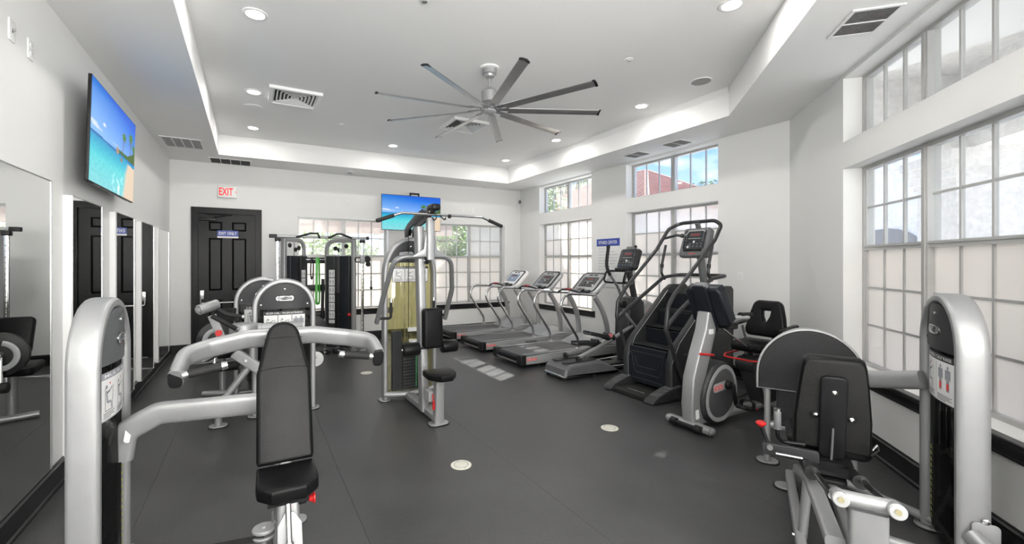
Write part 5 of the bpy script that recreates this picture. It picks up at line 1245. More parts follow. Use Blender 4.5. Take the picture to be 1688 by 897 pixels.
def treadmill(x, y):
    t = thing('treadmill', 'x', 'treadmill', (x, y, 0), group='row of three treadmills')
    for s in (-1, 1):
        MB().pad([(0, .05), (2.0, .05), (2.0, .19), (1.2, .20), (0, .175)], .12, .012, frame((0, s * .43 + (.12 if s < 0 else 0), 0), (1, 0, 0), (0, 0, 1))).o('side_rail', LGREY, t)
        MB().pad(rrect(1.32, .105, .02, 3), .012, .004, T(.70, s * .365, .188) ).o('foot_rail', GREY2, t)
        MB().pad(rrect(.10, .14, .02, 3), .16, .02, T(.02, s * .372, .04)).o('end_cap', BLK, t)
    MB().pad(rrect(1.36, .56, .005, 2), .012, .004, T(.70, 0, .176)).o('running_belt', mat('belt_weave', (.085, .085, .09), .55, vary=(60, .2), bump=(120, .3)), t)
    MB().cyl((.03, -.31, .14), (.03, .31, .14), .043, n=22).o('rear_roller', BLK, t)
    MB().box(.05, 1.9, -.30, .30, .07, .165).o('deck', BLKM, t)
    MB().box(-.03, .0, -.30, .30, .07, .09).o('rear_guard', STEEL, t)
    hd = MB(); vs = []; fs = []; n1, n2 = 12, 14
    for i in range(n1 + 1):
        u = i / n1; xx = 1.33 + .72 * u; top = .20 + .155 * sin(pi * min(1, u * 1.15 + .0) * .82) ** 1.0
        for j in range(n2 + 1):
            v = -1 + 2 * j / n2; vs.append((xx + .06 * (1 - v * v) * (0 if u > .5 else -1) * (1 - u), v * (.43 - .02 * u), .12 + (top - .12) * (1 - abs(v) ** 4 * .55)))
    for i in range(n1):
        for j in range(n2): q = i * (n2 + 1) + j; fs.append((q, q + 1, q + n2 + 2, q + n2 + 1))
    k = len(vs)
    for i in range(n1 + 1):
        for v in (-1, 1): vs.append((1.33 + .72 * i / n1, v * (.43 - .02 * i / n1), .05))
    for i in range(n1):
        a, b = i * (n2 + 1), (i + 1) * (n2 + 1); fs.append((a, b, k + 2 * i + 2, k + 2 * i)); fs.append((a + n2, k + 2 * i + 1, k + 2 * i + 3, b + n2))
    fs.append(tuple(n1 * (n2 + 1) + j for j in range(n2 + 1)) + (k + 2 * n1 + 1, k + 2 * n1)); fs.append(tuple(range(n2, -1, -1)) + (k, k + 1))
    hd.add(vs, fs).o('motor_hood', GREYH, t, ang=45)
    for s in (-1, 1):
        h = MB().tube([(1.11, s * .375, .19), (1.11, s * .375, .36), (.735, s * .375, .90), (.86, s * .375, 1.10), (1.30, s * .375, 1.07), (1.50, s * .36, 1.06)], .0225, [.14, .22, .17, .1, .05], 16, ref=(0, 1, 0)).o('handrail', CHROME2, t)
        MB().lathe([(0, .045), (.008, .045), (.02, .028), (.05, .026)], (1.11, s * .375, .196), (0, 0, 1), 18).o('rail_flange', STEEL, h)
        MB().cyl((1.148, s * .375, 1.082), (1.156, s * .375, 1.0815), .0245, n=16).o('rail_collar', BLK, h)
        MB().sweep(smooth_path([(1.50, s * .35, 1.02), (1.66, s * .36, .78), (1.75, s * .37, .50), (1.76, s * .37, .16)], 5), oval(.048, .024, 16, 3), (1, 0, 0)).o('upright', SILV, t)
    Mc = frame((1.685, 0, 1.245), (0, -1, 0), (.72, 0, .70))
    # padded bumper frame round the console
    c = MB().pad(rrect(.70, .54, .13, 7), .075, .03, Mc @ T(0, 0, -.07), 4).o('console', CFR, t)
    MB().pad(rrect(.58, .45, .08, 6), .01, .003, Mc @ T(0, .01, .002)).o('bezel', GREY, c)
    MB().pad(rrect(.50, .40, .05, 5), .010, .003, Mc @ T(0, .0, .007)).o('console_panel', LGREY, c)
    console_face(c, Mc @ T(0, .0, .017), .38, .23, SCRG, False)
    MB().pad(rrect(.09, .03, .012, 4), .004, .001, Mc @ T(-.06, .165, .017)).pad(rrect(.09, .03, .012, 4), .004, .001, Mc @ T(.06, .165, .017)).o('fan_vent', INK, c)
    MB().pad(rrect(.17, .10, .02, 4), .05, .012, frame((1.48, .0, 1.09), (0, -1, 0), (.9, 0, .35))).pad(rrect(.12, .07, .02, 4), .04, .01, frame((1.48, -.19, 1.09), (0, -1, 0), (.9, 0, .35))).o('cup_holder', GREY, c)
    g = MB().tube([(1.30, .36, 1.07), (1.20, .27, 1.085), (1.19, .12, 1.13), (1.22, -.12, 1.13), (1.30, -.27, 1.085), (1.36, -.36, 1.06)], .016, .08, 12).o('front_grip', GREY, t)
    MB().pad(rrect(.07, .13, .02, 3), .028, .008, T(1.215, .0, 1.132)).o('stop_button', REDD, g, label='red stop button')
    MB().sweep([(1.26, -.02, 1.14), (1.38, -.05, 1.10), (1.46, -.06, 1.09)], rrect(.03, .045, .01), (0, 1, 0)).o('grip_bracket', LGREY, g)
    red_badge(t, frame((.17, -.4305, .125), (1, 0, 0), (0, 0, 1)), .19, .042)
    MB().box(.03, 1.9, -.4312, -.4302, .166, .170).box(.9, 1.15, -.4315, -.4302, .10, .14).o('side_stripe', GREY2, t)
    MB().cyl((.30, -.40, 0), (.30, -.40, .055), .02, n=12).cyl((.30, .40, 0), (.30, .40, .055), .02, n=12).cyl((1.85, -.38, 0), (1.85, -.38, .055), .03, n=12).cyl((1.85, .38, 0), (1.85, .38, .055), .03, n=12).o('levelling_foot', BLKM, t)
    return t
GREYH = mat('hood_grey', (.34, .35, .365), .32, .2, vary=(5, .06))
CHROME2 = mat('polished_tube', (.62, .62, .62), .2, 1, vary=(8, .04))
CFR = mat('console_frame_silver', (.42, .43, .44), .3, .4, vary=(6, .04))
REDD = mat('dull_red_plastic', (.40, .04, .05), .4, vary=(9, .1))
t3 = treadmill(3.60, 5.97); t3['label'] = 'treadmill nearest the camera, grey console above the elliptical pedals'
t2 = copy_tree(t3); t2.location = (3.60, 7.25, 0); t2['label'] = 'middle treadmill of the row with dark console panel'
t1 = copy_tree(t3); t1.location = (3.60, 8.50, 0); t1['label'] = 'far treadmill beside the tree window with pale blue console panel'
for ch in t1.children_recursive:
    if ch.name.startswith('face_plate'): ch.data = ch.data.copy(); ch.data.materials[0] = SCRB
    if ch.name.startswith('console.') or ch.name.startswith('console_panel'): ch.data = ch.data.copy(); ch.data.materials[0] = WHITE

# ---- elliptical trainer
E_ = thing('elliptical_trainer', 'dark grey elliptical trainer with tall curved arms between treadmills and stair climber', 'elliptical trainer', (4.4, 4.9, 0))
cv = [(3.70, .05), (3.72, .15), (3.80, .21), (4.28, .225), (4.42, .20), (4.70, .06), (4.72, .03), (3.72, .03)]
def shell(poly, y0, y1, r, name, m, par, seg=4): return MB().pad([(a, b) for a, b in poly], y1 - y0, r, frame((0, y1, 0), (1, 0, 0), (0, 0, 1)), seg).o(name, m, par, w=True)
rh = shell(cv, 4.66, 5.14, .05, 'rear_cover', GREYE := mat('elliptical_cover_grey', (.12, .12, .125), .38, .1, vary=(5, .08)), E_)
MB().pad(rrect(.56, .13, .03, 4), .004, .001, T(4.05, 4.79, .2225)).pad(rrect(.56, .13, .03, 4), .004, .001, T(4.05, 5.01, .2225)).o('roller_track', BLK, E_, w=True)
MB().tube([(3.71, 4.68, .05), (3.675, 4.74, .07), (3.675, 5.06, .07), (3.71, 5.12, .05)], .016, .03, 10).o('rear_handle', CHROME2, E_, w=True)
MB().cyl((3.74, 4.70, .025), (3.74, 4.74, .025), .025, n=14).cyl((3.74, 5.06, .025), (3.74, 5.10, .025), .025, n=14).cyl((4.25, 4.70, 0), (4.25, 4.70, .04), .03, n=12).o('caster', BLKM, E_, w=True)
MB().box(4.25, 5.55, 4.80, 5.0, .04, .11).pad(rrect(.7, .56, .05, 4), .09, .02, T(5.30, 4.9, .02)).o('base_frame', GREY, E_, w=True)
MB().tube([(4.6, 4.70, .10), (5.1, 4.66, .10), (5.3, 4.68, .16)], .022, .1, 12).tube([(4.6, 5.10, .10), (5.1, 5.14, .10)], .022, .1, 12).o('side_tube', CHROME2, E_, w=True)
# drum and white front housing
MB().pad([(5.02, .08), (4.96, .5), (4.98, .95), (5.05, 1.06), (5.22, 1.08), (5.32, 1.0), (5.35, .5), (5.35, .08)], .30, .05, frame((0, 5.05, 0), (1, 0, 0), (0, 0, 1)), 4).o('drive_housing', GREY, E_, w=True)
wh = MB().pad([(5.30, .08), (5.28, .95), (5.36, 1.03), (5.50, .98), (5.62, .60), (5.66, .08)], .30, .05, frame((0, 5.05, 0), (1, 0, 0), (0, 0, 1)), 4).o('front_housing', LGREY, E_, w=True)
red_badge(E_, E_.matrix_basis.inverted() @ frame((5.42, 4.7495, .86), (1, 0, 0), (0, 0, 1)), .13, .04)
MB().sweep(smooth_path([(5.38, 4.74, .60), (5.55, 4.74, .62), (5.64, 4.74, .30)], 5), circ(.02, 10), (0, 1, 0)).o('front_trim', BLK, E_, w=True)
for s, Yp, pa, pb, ph in ((-1, 4.76, (4.10, .60), (4.58, .49), 1), (1, 5.04, (4.12, .40), (4.60, .36), 0)):
    ax = 1 if s < 0 else 0
    r0 = (4.02, Yp, .275); j = (4.62, Yp, .47) if s < 0 else (4.62, Yp, .33)
    arm = MB().tube([r0, (4.30, Yp, .36 if s < 0 else .28), j, (5.08, Yp, .66 if s < 0 else .55)], .028, .2, 14).o('pedal_arm', SILV, E_, w=True)
    MB().cyl((r0[0], Yp - .025, .262), (r0[0], Yp + .025, .262), .036, n=18).o('track_roller', BLKM, arm, w=True)
    MB().ball((j[0] + .04, Yp, j[2] + .03), .05, 14, sc=(1, .8, .9)).o('pivot_joint', BLK, arm, w=True)
    d_ = V((pb[0] - pa[0], 0, pb[1] - pa[1]))
    Mp = frame(((pa[0] + pb[0]) / 2, Yp - .02, (pa[1] + pb[1]) / 2), d_, (0, 1, 0))
    p = MB().pad(rrect(.40, .155, .05, 5), .03, .01, Mp @ T(-.02, 0, 0)).pad(rrect(.36, .02, .008), .045, .006, Mp @ T(-.02, -.075, .01)).pad(rrect(.36, .02, .008), .045, .006, Mp @ T(-.02, .075, .01)).pad(rrect(.06, .15, .02), .09, .015, Mp @ T(.19, 0, .0)).o('pedal', GREY, E_, w=True)
    MB().tube([((pa[0] + pb[0]) / 2 + .1, Yp, (pa[1] + pb[1]) / 2 - .01), j], .022, 0, 10).o('pedal_bracket', BLK, p, w=True)
    if s < 0: red_badge(E_, E_.matrix_basis.inverted() @ Mp @ T(.175, -.0755, .055) @ rot('X', 90) , .085, .05, sub=False)
# moving arms
for s, Yp, top in ((-1, 4.60, ((4.42, 1.82), (4.40, 1.52), (4.62, 1.25), (4.80, 1.02))), (1, 5.20, ((5.60, 1.86), (5.46, 1.50), (5.30, 1.22), (5.36, 1.02)))):
    (a, b, c, d2) = top
    pa_ = smooth_path([(a[0], Yp, a[1]), (b[0], Yp, b[1]), (c[0], Yp + (.02 if s < 0 else -.02), c[1]), (d2[0], Yp + (.10 if s < 0 else -.10), d2[1])], 6)
    m_ = MB().sweep(pa_, circ(.019, 12), (0, 1, 0)).o('swing_arm', GREY2, E_, w=True)
    MB().sweep(pa_[:9], circ(.0235, 12), (0, 1, 0)).ball(tuple(pa_[0]), .028, 10).o('arm_grip', BLKM, m_, w=True)
    MB().cyl((d2[0], 4.76 if s < 0 else 5.04, d2[1] - .03), (d2[0], 4.66 if s < 0 else 5.14, d2[1] - .03), .055, n=20, bev=.01).o('arm_pivot', BLK, m_, w=True)
    MB().sweep(smooth_path([(d2[0], Yp + (.13 if s < 0 else -.13), d2[1] - .03), (d2[0] + .12, Yp + (.12 if s < 0 else -.12), .80), (5.12, Yp + (.14 if s < 0 else -.14), .62)], 5), circ(.02, 12), (0, 1, 0)).o('lower_link', SILV, m_, w=True)
MB().sweep([(5.28, 4.9, .95), (5.12, 4.9, 1.52)], oval(.05, .032, 16, 3), (1, 0, 0)).o('mast', GREY, E_, w=True)
Me_ = frame((5.10, 4.9, 1.66), (0, -1, 0), (.34, 0, .94))
c = MB().pad(rrect(.38, .34, .05, 5), .09, .03, Me_ @ T(0, 0, -.09), 4).o('console', GREY, E_, w=True)
IE = E_.matrix_basis.inverted()
console_face(c, IE @ Me_, .32, .29, SCRG, False, 3)
MB().pad(rrect(.14, .05, .015), .06, .01, Me_ @ T(0, .175, -.05)).o('console_cap', GREY2, c, w=True)
MB().pad(rrect(.30, .10, .03), .06, .01, frame((5.02, 4.9, 1.46), (0, -1, 0), (1, 0, .1))).o('bottle_tray', BLK, c, w=True)
MB().tube([(5.05, 4.76, 1.47), (4.86, 4.70, 1.47), (4.80, 4.70, 1.30), (5.10, 4.80, 1.28), (5.16, 4.88, 1.30)], .015, .05, 10).tube([(5.05, 5.04, 1.47), (4.86, 5.10, 1.47), (4.80, 5.10, 1.30), (5.10, 5.0, 1.28), (5.16, 4.92, 1.30)], .015, .05, 10).o('fixed_grip', BLK, E_, w=True)

# ---- stair climber
S_ = thing('stair_climber', 'tall black stair climber with looping dark handrails in front of the nearer right window', 'stair climber', (4.6, 3.8, 0))
IS = S_.matrix_basis.inverted()
side = [(4.27, .03), (4.27, .42), (4.31, .55), (4.40, .66), (5.02, 1.24), (5.12, 1.30), (5.42, 1.30), (5.46, 1.26), (5.46, .03)]
for y0, y1 in ((3.44, 3.52), (4.10, 4.18)):
    p = MB().pad(side, y1 - y0, .02, frame((0, y1, 0), (1, 0, 0), (0, 0, 1)), 3).o('side_panel', GREY, S_, w=True)
    for yy in (y0 - .0015,):
        MB().sweep(fillet([(4.285, yy, .06), (4.285, yy, .42), (4.41, yy, .645), (5.03, yy, 1.225)], .1), circ(.0045, 6), (0, 1, 0)).o('edge_line', STEEL, p, w=True)
MB().pad([(4.62, .04), (4.62, .5), (4.9, .86), (5.38, .86), (5.38, .04)], .006, .002, frame((0, 3.4395, 0), (1, 0, 0), (0, 0, 1))).o('access_panel', mat('access_panel_grey', (.035, .036, .038), .45, vary=(6, .1)), S_, w=True)
TD = [(4.35, .565), (4.585, .775), (4.82, .985), (5.055, 1.195)]
for k, (x, z) in enumerate(TD):
    st_ = MB().pad(rrect(.26, .57, .012, 2), .03, .006, T(x + .13, 3.81, z - .03)).o('stair_tread', BLK, S_, w=True)
    rbs = MB()
    for q in range(9): rbs.box(x + .012 + q * .022, x + .022 + q * .022, 3.54, 4.08, z - .001, z + .003)
    rbs.o('tread_ribs', GREY, st_, w=True)['kind'] = 'stuff'
    MB().box(x - .0, x + .012, 3.54, 4.08, z - .028, z - .002).box(x + .0, x + .008, 3.53, 4.09, z - .012, z - .001).o('nosing', GREY2, st_, w=True)
    MB().box(x + .02, x + .03, 3.53, 4.09, z - .21, z - .03).o('riser', NAVY, S_, w=True)
rp_ = MB().box(4.30, 4.345, 3.53, 4.09, .10, .535).o('front_kick_panel', NAVY, S_, w=True)
MB().sweep(fillet([(4.297, 3.62, .42), (4.297, 3.66, .30), (4.297, 3.96, .30), (4.297, 4.0, .42)], .04), circ(.005, 6), (1, 0, 0)).sweep(fillet([(4.297, 3.56, .47), (4.297, 3.62, .22), (4.297, 4.0, .22), (4.297, 4.06, .47)], .05), circ(.005, 6), (1, 0, 0)).box(4.29, 4.30, 3.56, 4.06, .47, .485).box(4.29, 4.30, 3.58, 4.04, .14, .155).o('kick_panel_ribs', GREY, rp_, w=True)
MB().box(5.0, 5.44, 3.53, 4.09, .05, 1.19).o('rear_body', NAVY, S_, w=True)
# platform with ribbed wings
MB().pad([(3.97, 3.42), (3.97, 4.18), (4.4, 4.22), (4.4, 3.38)], .05, .012, T(0, 0, .002)).o('entry_platform', BLKM, S_, w=True)
for s in (-1, 1):
    yc = 3.80 + s * .33
    wv = []; 
    poly = [(3.93, .02), (3.95, .05), (4.02, .085), (4.20, .14), (4.40, .165), (4.52, .165), (4.52, .02)]
    w_ = MB().pad(poly, .14, .015, frame((0, yc + .07, 0), (1, 0, 0), (0, 0, 1)), 3).o('platform_wing', GREY, S_, w=True)
    rr = MB()
    for k in range(11):
        x = 4.02 + k * .035; z = .087 + (x - 4.02) * .29 if x < 4.22 else .143 + (x - 4.22) * .12
        rr.box(x, x + .014, yc - .06, yc + .06, z, z + .006)
    rr.o('wing_ribs', GREY2, w_, w=True)['kind'] = 'stuff'
text('STAIRMASTER', .26, .03, frame((4.10, 3.80, .0525), (0, -1, 0), (1, 0, 0)), LGREY, S_, w=True)
# rails
RAIL = mat('dark_rail_paint', (.05, .051, .053), .3, .3, vary=(8, .1))
hr = MB().tube([(4.50, 3.42, .10), (4.16, 3.42, .84), (4.20, 3.42, 1.10), (4.32, 3.44, 1.22), (5.10, 3.46, 1.88), (5.25, 3.47, 2.08), (5.22, 3.54, 2.14), (5.22, 4.06, 2.14), (5.08, 4.13, 2.06), (4.88, 4.16, 1.78), (4.30, 4.17, 1.26), (4.18, 4.18, 1.10), (4.16, 4.18, .90), (4.46, 4.18, .14)], .0235, .12, 14).o('upper_handrail', RAIL, S_, w=True)
MB().tube([(4.17, 3.42, .86), (4.38, 3.43, 1.02), (5.02, 3.45, 1.40), (5.32, 3.46, 1.43), (5.42, 3.60, 1.43), (5.42, 4.02, 1.43), (5.32, 4.15, 1.43), (5.02, 4.16, 1.40), (4.38, 4.17, 1.02), (4.17, 4.18, .88)], .0235, .12, 14).o('lower_handrail', RAIL, S_, w=True)
for y in (3.46, 4.16):
    pz = MB().tube([(5.06, y, 1.84), (4.99, y, 1.60), (4.97, y, 1.46), (5.04, y, 1.37)], .018, .06, 12).o('grip_post', RAIL, S_, w=True)
    MB().cyl((4.985, y, 1.58), (4.98, y, 1.53), .024, n=12).o('sensor_collar', BLK, pz, w=True)
MB().tube([(5.0, 4.14, 1.93), (5.06, 3.98, 1.97), (5.10, 3.94, 1.96)], .018, .03, 12).ball((5.10, 3.93, 1.96), .03, 12).o('stub_grip', RAIL, S_, w=True)
MB().sweep([(5.40, 3.8, 1.20), (5.28, 3.8, 1.78)], oval(.055, .035, 16, 3), (1, 0, 0)).sweep([(5.30, 3.8, 1.95), (5.235, 3.8, 2.13)], rrect(.04, .06, .01), (1, 0, 0)).o('mast', GREY2, S_, w=True)
MB().box(5.20, 5.245, 3.75, 3.85, 2.115, 2.165).o('rail_clamp', GREY2, S_, w=True)
Ms_ = frame((5.17, 3.80, 1.875), (0, -1, 0), (.30, 0, .95))
c = MB().pad([(-.19, -.20), (.19, -.20), (.21, -.17), (.195, .17), (.17, .20), (-.17, .20), (-.195, .17), (-.21, -.17)], .11, .03, Ms_ @ T(0, 0, -.11), 4).o('console', GREY2, S_, w=True)
console_face(c, IS @ Ms_ @ T(0, .03, 0), .31, .26, SCRG, False, 5)
MB().pad(rrect(.26, .03, .01), .025, .005, Ms_ @ T(0, -.115, 0)).o('book_ledge', BLK, c, w=True)
MB().sweep(fillet([(-.14, .09, .012), (-.10, .15, .012), (.12, .15, .012), (.14, .13, .012)], .02), rrect(.012, .02, .004, 2), (0, 0, 1), M=Ms_).o('panel_ridge', LGREY, c, w=True)
MB().box(-.05, .05, -.168, -.158, .0, .003, Ms_).o('panel_lettering', INKR, c, w=True)

# ---- recumbent bike
R_ = thing('recumbent_bike', 'silver and black recumbent exercise bike with red badge beside the stair climber', 'exercise bike', (4.2, 2.77, 0))
IR = R_.matrix_basis.inverted()
def stab(x, y0, y1, name):
    s_ = MB().sweep([(x, y0, .055), (x, y1, .055)], oval(.032, .05, 18, 3), (0, 0, 1)).o(name, SILV, R_, w=True)
    for y in (y0, y1):
        MB().ball((x, y, .055), .045, 12, sc=(1.05, .55, .7)).o('end_cap', GREY2, s_, w=True)
    MB().cyl((x, y0 + .02, 0), (x, y0 + .02, .03), .018, n=10).cyl((x, y1 - .02, 0), (x, y1 - .02, .03), .018, n=10).o('levelling_foot', BLKM, s_, w=True)
    return s_
s_ = stab(3.70, 2.54, 3.0, 'front_stabiliser')
MB().cyl((3.635, 2.60, .06), (3.635, 2.66, .06), .035, n=18).cyl((3.635, 2.86, .06), (3.635, 2.92, .06), .035, n=18).cyl((3.635, 2.66, .06), (3.635, 2.86, .06), .02, n=14).o('transport_wheel', BLK, s_, w=True)
stab(5.05, 2.56, 2.98, 'rear_stabiliser')
MB().sweep([(3.78, 2.77, .075), (5.06, 2.77, .075)], oval(.035, .055, 18, 3.2), (0, 0, 1)).o('base_beam', SILV, R_, w=True)
cpl = [(3.68, .05), (3.655, .25), (3.68, .50), (3.76, .72), (3.86, .95), (3.90, 1.12), (4.06, 1.12), (4.03, .97), (3.95, .74), (3.86, .50), (3.80, .28), (3.83, .05)]
MB().pad(cpl, .13, .02, frame((0, 2.835, 0), (1, 0, 0), (0, 0, 1)), 3).o('front_column', SILV, R_, w=True)
MB().pad(rrect(.05, .09, .01), .002, .0005, frame((3.725, 2.7038, .16), (1, .0, .1), (0, 0, 1))).o('serial_label', PAPER, R_, w=True)
MB().pad(rrect(.075, .05, .006), .002, .0005, frame((3.93, 2.7038, .93), (1, 0, .0), (0, 0, 1))).o('warning_label', PAPER, R_, w=True)
MB().sweep(smooth_path([(3.745, 2.69, .735), (3.85, 2.685, .72), (3.965, 2.70, .70), (3.99, 2.78, .68)], 5), circ(.011, 10), (0, 0, 1)).o('red_cord', RED, R_, w=True, label='red cord round the column')
def egg(sx, n=40):
    o = []
    for i in range(n):
        a = 2 * pi * i / n; x = cos(a); z = sin(a)
        rx = .26 * (1 - .12 * z) * sx; rz = .30 * sx
        o.append((4.03 + rx * x + .03 * z, .335 + rz * z))
    return o
for s, yy in ((-1, 2.66), (1, 2.86)):
    pass
dh = MB().pad(egg(1), .22, .05, frame((0, 2.88, 0), (1, 0, 0), (0, 0, 1)), 4).o('drive_housing', GREY, R_, w=True)
MB().ring(egg(.90), egg(.77), .008, frame((0, 2.6605, 0), (1, 0, 0), (0, 0, 1)) @ T(0, 0, 0)).o('silver_ring', LGREY, dh, w=True)
MB().pad(egg(.765), .006, .002, frame((0, 2.6605, 0), (1, 0, 0), (0, 0, 1))).o('inner_disc', mat('disc_grey', (.07, .07, .073), .4, vary=(5, .08)), dh, w=True)
MB().pad(rrect(.22, .085, .03, 4), .006, .002, frame((4.0, 2.6545, .40), (1, 0, .10), (0, 0, 1))).o('badge_plate', LGREY, dh, w=True)
red_badge(R_, IR @ frame((3.96, 2.648, .395), (1, 0, .10), (0, 0, 1)), .14, .05)
ck = MB().lathe([(0, .045), (.03, .045), (.045, .03)], (4.10, 2.655, .41), (0, -1, 0), 20).pad([(-.022, 0), (.022, 0), (.018, .21), (-.018, .21)], .022, .006, frame((4.10, 2.585, .42), (-.97, 0, -.25), (.25, 0, -.97)) @ T(0, 0, -.02)).o('crank_arm', BLK, R_, w=True)
MB().lathe([(0, .045), (.03, .045), (.045, .03)], (4.10, 2.885, .41), (0, 1, 0), 20).pad([(-.022, 0), (.022, 0), (.018, .20), (-.018, .20)], .022, .006, frame((4.10, 2.95, .42), (-.97, 0, .25), (-.25, 0, .97)) @ T(0, 0, -.0)).o('crank_arm', BLK, R_, w=True)
for (px, py, pz) in ((4.155, 2.52, .215), (4.05, 3.0, .62)):
    Mp = frame((px, py, pz), (1, 0, -.25), (0, 1, 0))
    p = MB().pad(rrect(.20, .12, .04, 5), .035, .012, Mp @ T(.03, 0, -.02)).o('pedal', BLK, R_, w=True)
    MB().sweep(fillet([(.05, -.06, .0), (.05, -.06, .07), (.05, .06, .07), (.05, .06, .0)], .035, 5), rrect(.055, .008, .003, 2), (1, 0, 0), M=Mp).o('pedal_strap', BLKM, p, w=True)
    MB().pad(rrect(.022, .03, .006), .012, .003, Mp @ T(.155, -.03, .0)).o('strap_clip', RED, p, w=True)
# console seen from behind
Mk = frame((3.99, 2.77, 1.215), (0, -1, 0), (-.40, 0, .92)) # local z = towards +... front faces the seat
Mk = frame((3.97, 2.77, 1.20), (0, 1, 0), (-.42, 0, .91))
c = MB().pad([(-.15, -.24), (.15, -.24), (.20, -.19), (.19, .14), (.16, .18), (-.16, .18), (-.19, .14), (-.20, -.19)], .13, .035, Mk @ T(0, 0, -.04), 4).o('console', NAVY, R_, w=True)
MB().pad(rrect(.15, .50, .03, 4), .035, .012, Mk @ T(0, -.03, -.072)).o('console_spine', NAVY, c, w=True)
MB().pad(rrect(.14, .06, .02, 4), .07, .012, Mk @ T(0, .20, -.06)).o('console_cap', GREY2, c, w=True)
red_badge(R_, IR @ frame(Mk @ V((0, .20, -.0615)), (0, -1, 0), (-.42, 0, .91)), .09, .026)
console_face(c, IR @ Mk @ T(0, .0, .0895), .30, .27, SCRG, False, 7)
MB().lathe([(0, .05), (.05, .055), (.055, .05)], (4.19, 2.66, .955), (0, 0, 1), 20).lathe([(0, .05), (.05, .055), (.055, .05)], (4.19, 2.88, .955), (0, 0, 1), 20).pad(rrect(.12, .34, .03), .03, .008, T(4.15, 2.77, .95)).o('bottle_holder', BLK, c, w=True)
hb_ = MB().tube([(4.08, 2.62, 1.07), (4.30, 2.57, 1.06), (4.46, 2.66, 1.05), (4.46, 2.88, 1.05), (4.30, 2.97, 1.06), (4.08, 2.92, 1.07)], .021, .07, 14).o('handlebar', LGREY, R_, w=True)
MB().tube([(4.22, 2.60, 1.085), (4.38, 2.58, 1.08)], .027, 0, 14).tube([(4.22, 2.94, 1.085), (4.38, 2.96, 1.08)], .027, 0, 14).o('bar_grip', BLKM, hb_, w=True)
MB().tube([(4.14, 2.77, .97), (4.40, 2.72, .80), (4.58, 2.70, .70)], .010, .05, 10).o('console_link', CHROME2, R_, w=True)
# seat
MB().pad([(4.80, .09), (4.62, .42), (4.60, .55), (4.66, .62), (5.12, .62), (5.16, .54), (5.02, .09)], .17, .03, frame((0, 2.855, 0), (1, 0, 0), (0, 0, 1)), 4).o('seat_pedestal', GREY, R_, w=True)
MB().cyl((4.63, 2.67, .53), (4.63, 2.87, .53), .075, n=26, bev=.02).o('pedestal_drum', GREY, R_, w=True)
MB().sweep(fillet([(4.82, 2.682, .12), (4.74, 2.682, .35), (4.80, 2.682, .50), (5.05, 2.682, .53)], .08), rrect(.008, .03, .003, 2), (0, 1, 0)).o('pedestal_trim', LGREY, R_, w=True)
MB().sweep([(4.68, 2.73, .635), (5.20, 2.73, .66)], rrect(.03, .03, .008, 2), (0, 0, 1)).sweep([(4.68, 2.81, .635), (5.20, 2.81, .66)], rrect(.03, .03, .008, 2), (0, 0, 1)).o('seat_rail', SILV, R_, w=True)
se = MB().pad([(-.14, -.23), (.14, -.23), (.20, -.14), (.21, .18), (-.21, .18), (-.20, -.14)], .085, .035, frame((4.80, 2.77, .67), (0, -1, 0), (1, 0, .05)), 4).o('seat', VINYL, R_, w=True)
Mr = frame((4.99, 2.77, .985), (0, -1, 0), (.20, 0, .98))
hole = [(-.048, .085), (.048, .085), (.040, .03), (.014, -.035), (-.014, -.035), (-.040, .03)]
def shape(k):
    base = [(-.20, -.20), (.20, -.20), (.215, -.13), (.19, .02), (.15, .165), (.11, .20), (-.11, .20), (-.15, .165), (-.19, .02), (-.215, -.13)]
    return base
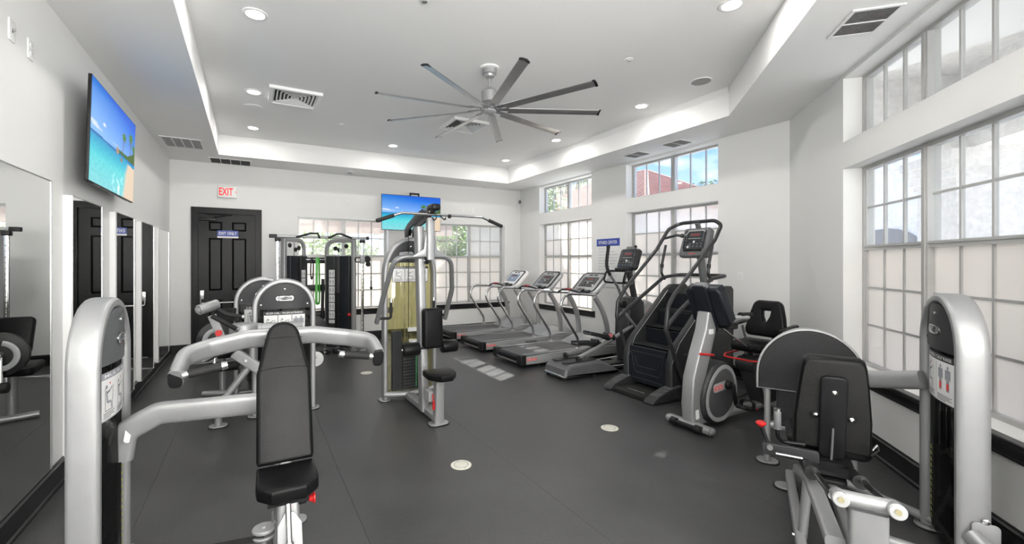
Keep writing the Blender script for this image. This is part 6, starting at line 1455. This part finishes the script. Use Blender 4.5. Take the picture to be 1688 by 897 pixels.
def resample(poly, n):
    P2 = [V((a, b, 0)) for a, b in poly]; out = []
    for i in range(n):
        a = 2 * pi * i / n; d = V((cos(a), sin(a), 0)); best = None
        c0 = V((0, .03, 0))
        for k in range(len(P2)):
            p, q = P2[k], P2[(k + 1) % len(P2)]; e = q - p; den = d.x * e.y - d.y * e.x
            if abs(den) < 1e-9: continue
            t = ((p.x - c0.x) * e.y - (p.y - c0.y) * e.x) / den; u_ = ((p.x - c0.x) * d.y - (p.y - c0.y) * d.x) / den
            if t > 0 and -1e-6 <= u_ <= 1 + 1e-6 and (best is None or t < best): best = t
        out.append((c0.x + d.x * best, c0.y + d.y * best))
    return out
O_ = resample(shape(1), 48); I2 = resample(hole, 48)
def lofted(O_, I2, t, r, M):
    mb = MB(); n = len(O_); vs = []; fs = []
    lay = []
    for k in range(9):
        a = pi * k / 8; f = sin(a); lay.append(((1 - f) * r, t / 2 - cos(a) * t / 2))
    for ins, z in lay:
        for (x, y) in O_:
            l = sqrt(x * x + y * y); s = (l - ins) / l; vs.append((x * s, y * s, z))
    for ins, z in reversed(lay):
        for (x, y) in I2:
            dx, dy = x, y - .03; l = sqrt(dx * dx + dy * dy); s = (l + ins * .6) / l; vs.append((dx * s, .03 + dy * s, z))
    m = len(lay) * 2
    for l in range(m):
        for i in range(n):
            j = (i + 1) % n; l2 = (l + 1) % m; fs.append((l * n + i, l * n + j, l2 * n + j, l2 * n + i))
    return mb.add(vs, fs, M)
lofted(O_, I2, .085, .03, Mr @ T(0, 0, -.04)).o('seat_back', VINYL, R_, w=True, ang=60)
MB().sweep([(5.15, 2.77, .64), (5.10, 2.77, .95)], rrect(.05, .04, .01, 2), (0, 1, 0)).o('back_bracket', SILVD, R_, w=True)
for s in (-1, 1):
    y = 2.77 + s * .27
    MB().tube([(5.10, 2.77 + s * .05, .70), (5.05, y, .72), (4.98, y, .88)], .014, .05, 10).o('armrest_tube', SILVD, R_, w=True)
    MB().pad(rrect(.30, .06, .028, 4), .03, .012, frame((4.90, y, .90), (1, 0, .12), (0, 1, 0))).o('armrest', BLK, R_, w=True)
rl_ = MB().tube([(4.86, 2.58, .63), (4.60, 2.54, .60), (4.46, 2.62, .60), (4.46, 2.92, .60), (4.60, 3.0, .60), (4.86, 2.96, .63)], .0095, .07, 10).o('seat_release_loop', RED, R_, w=True, label='red seat release loop')
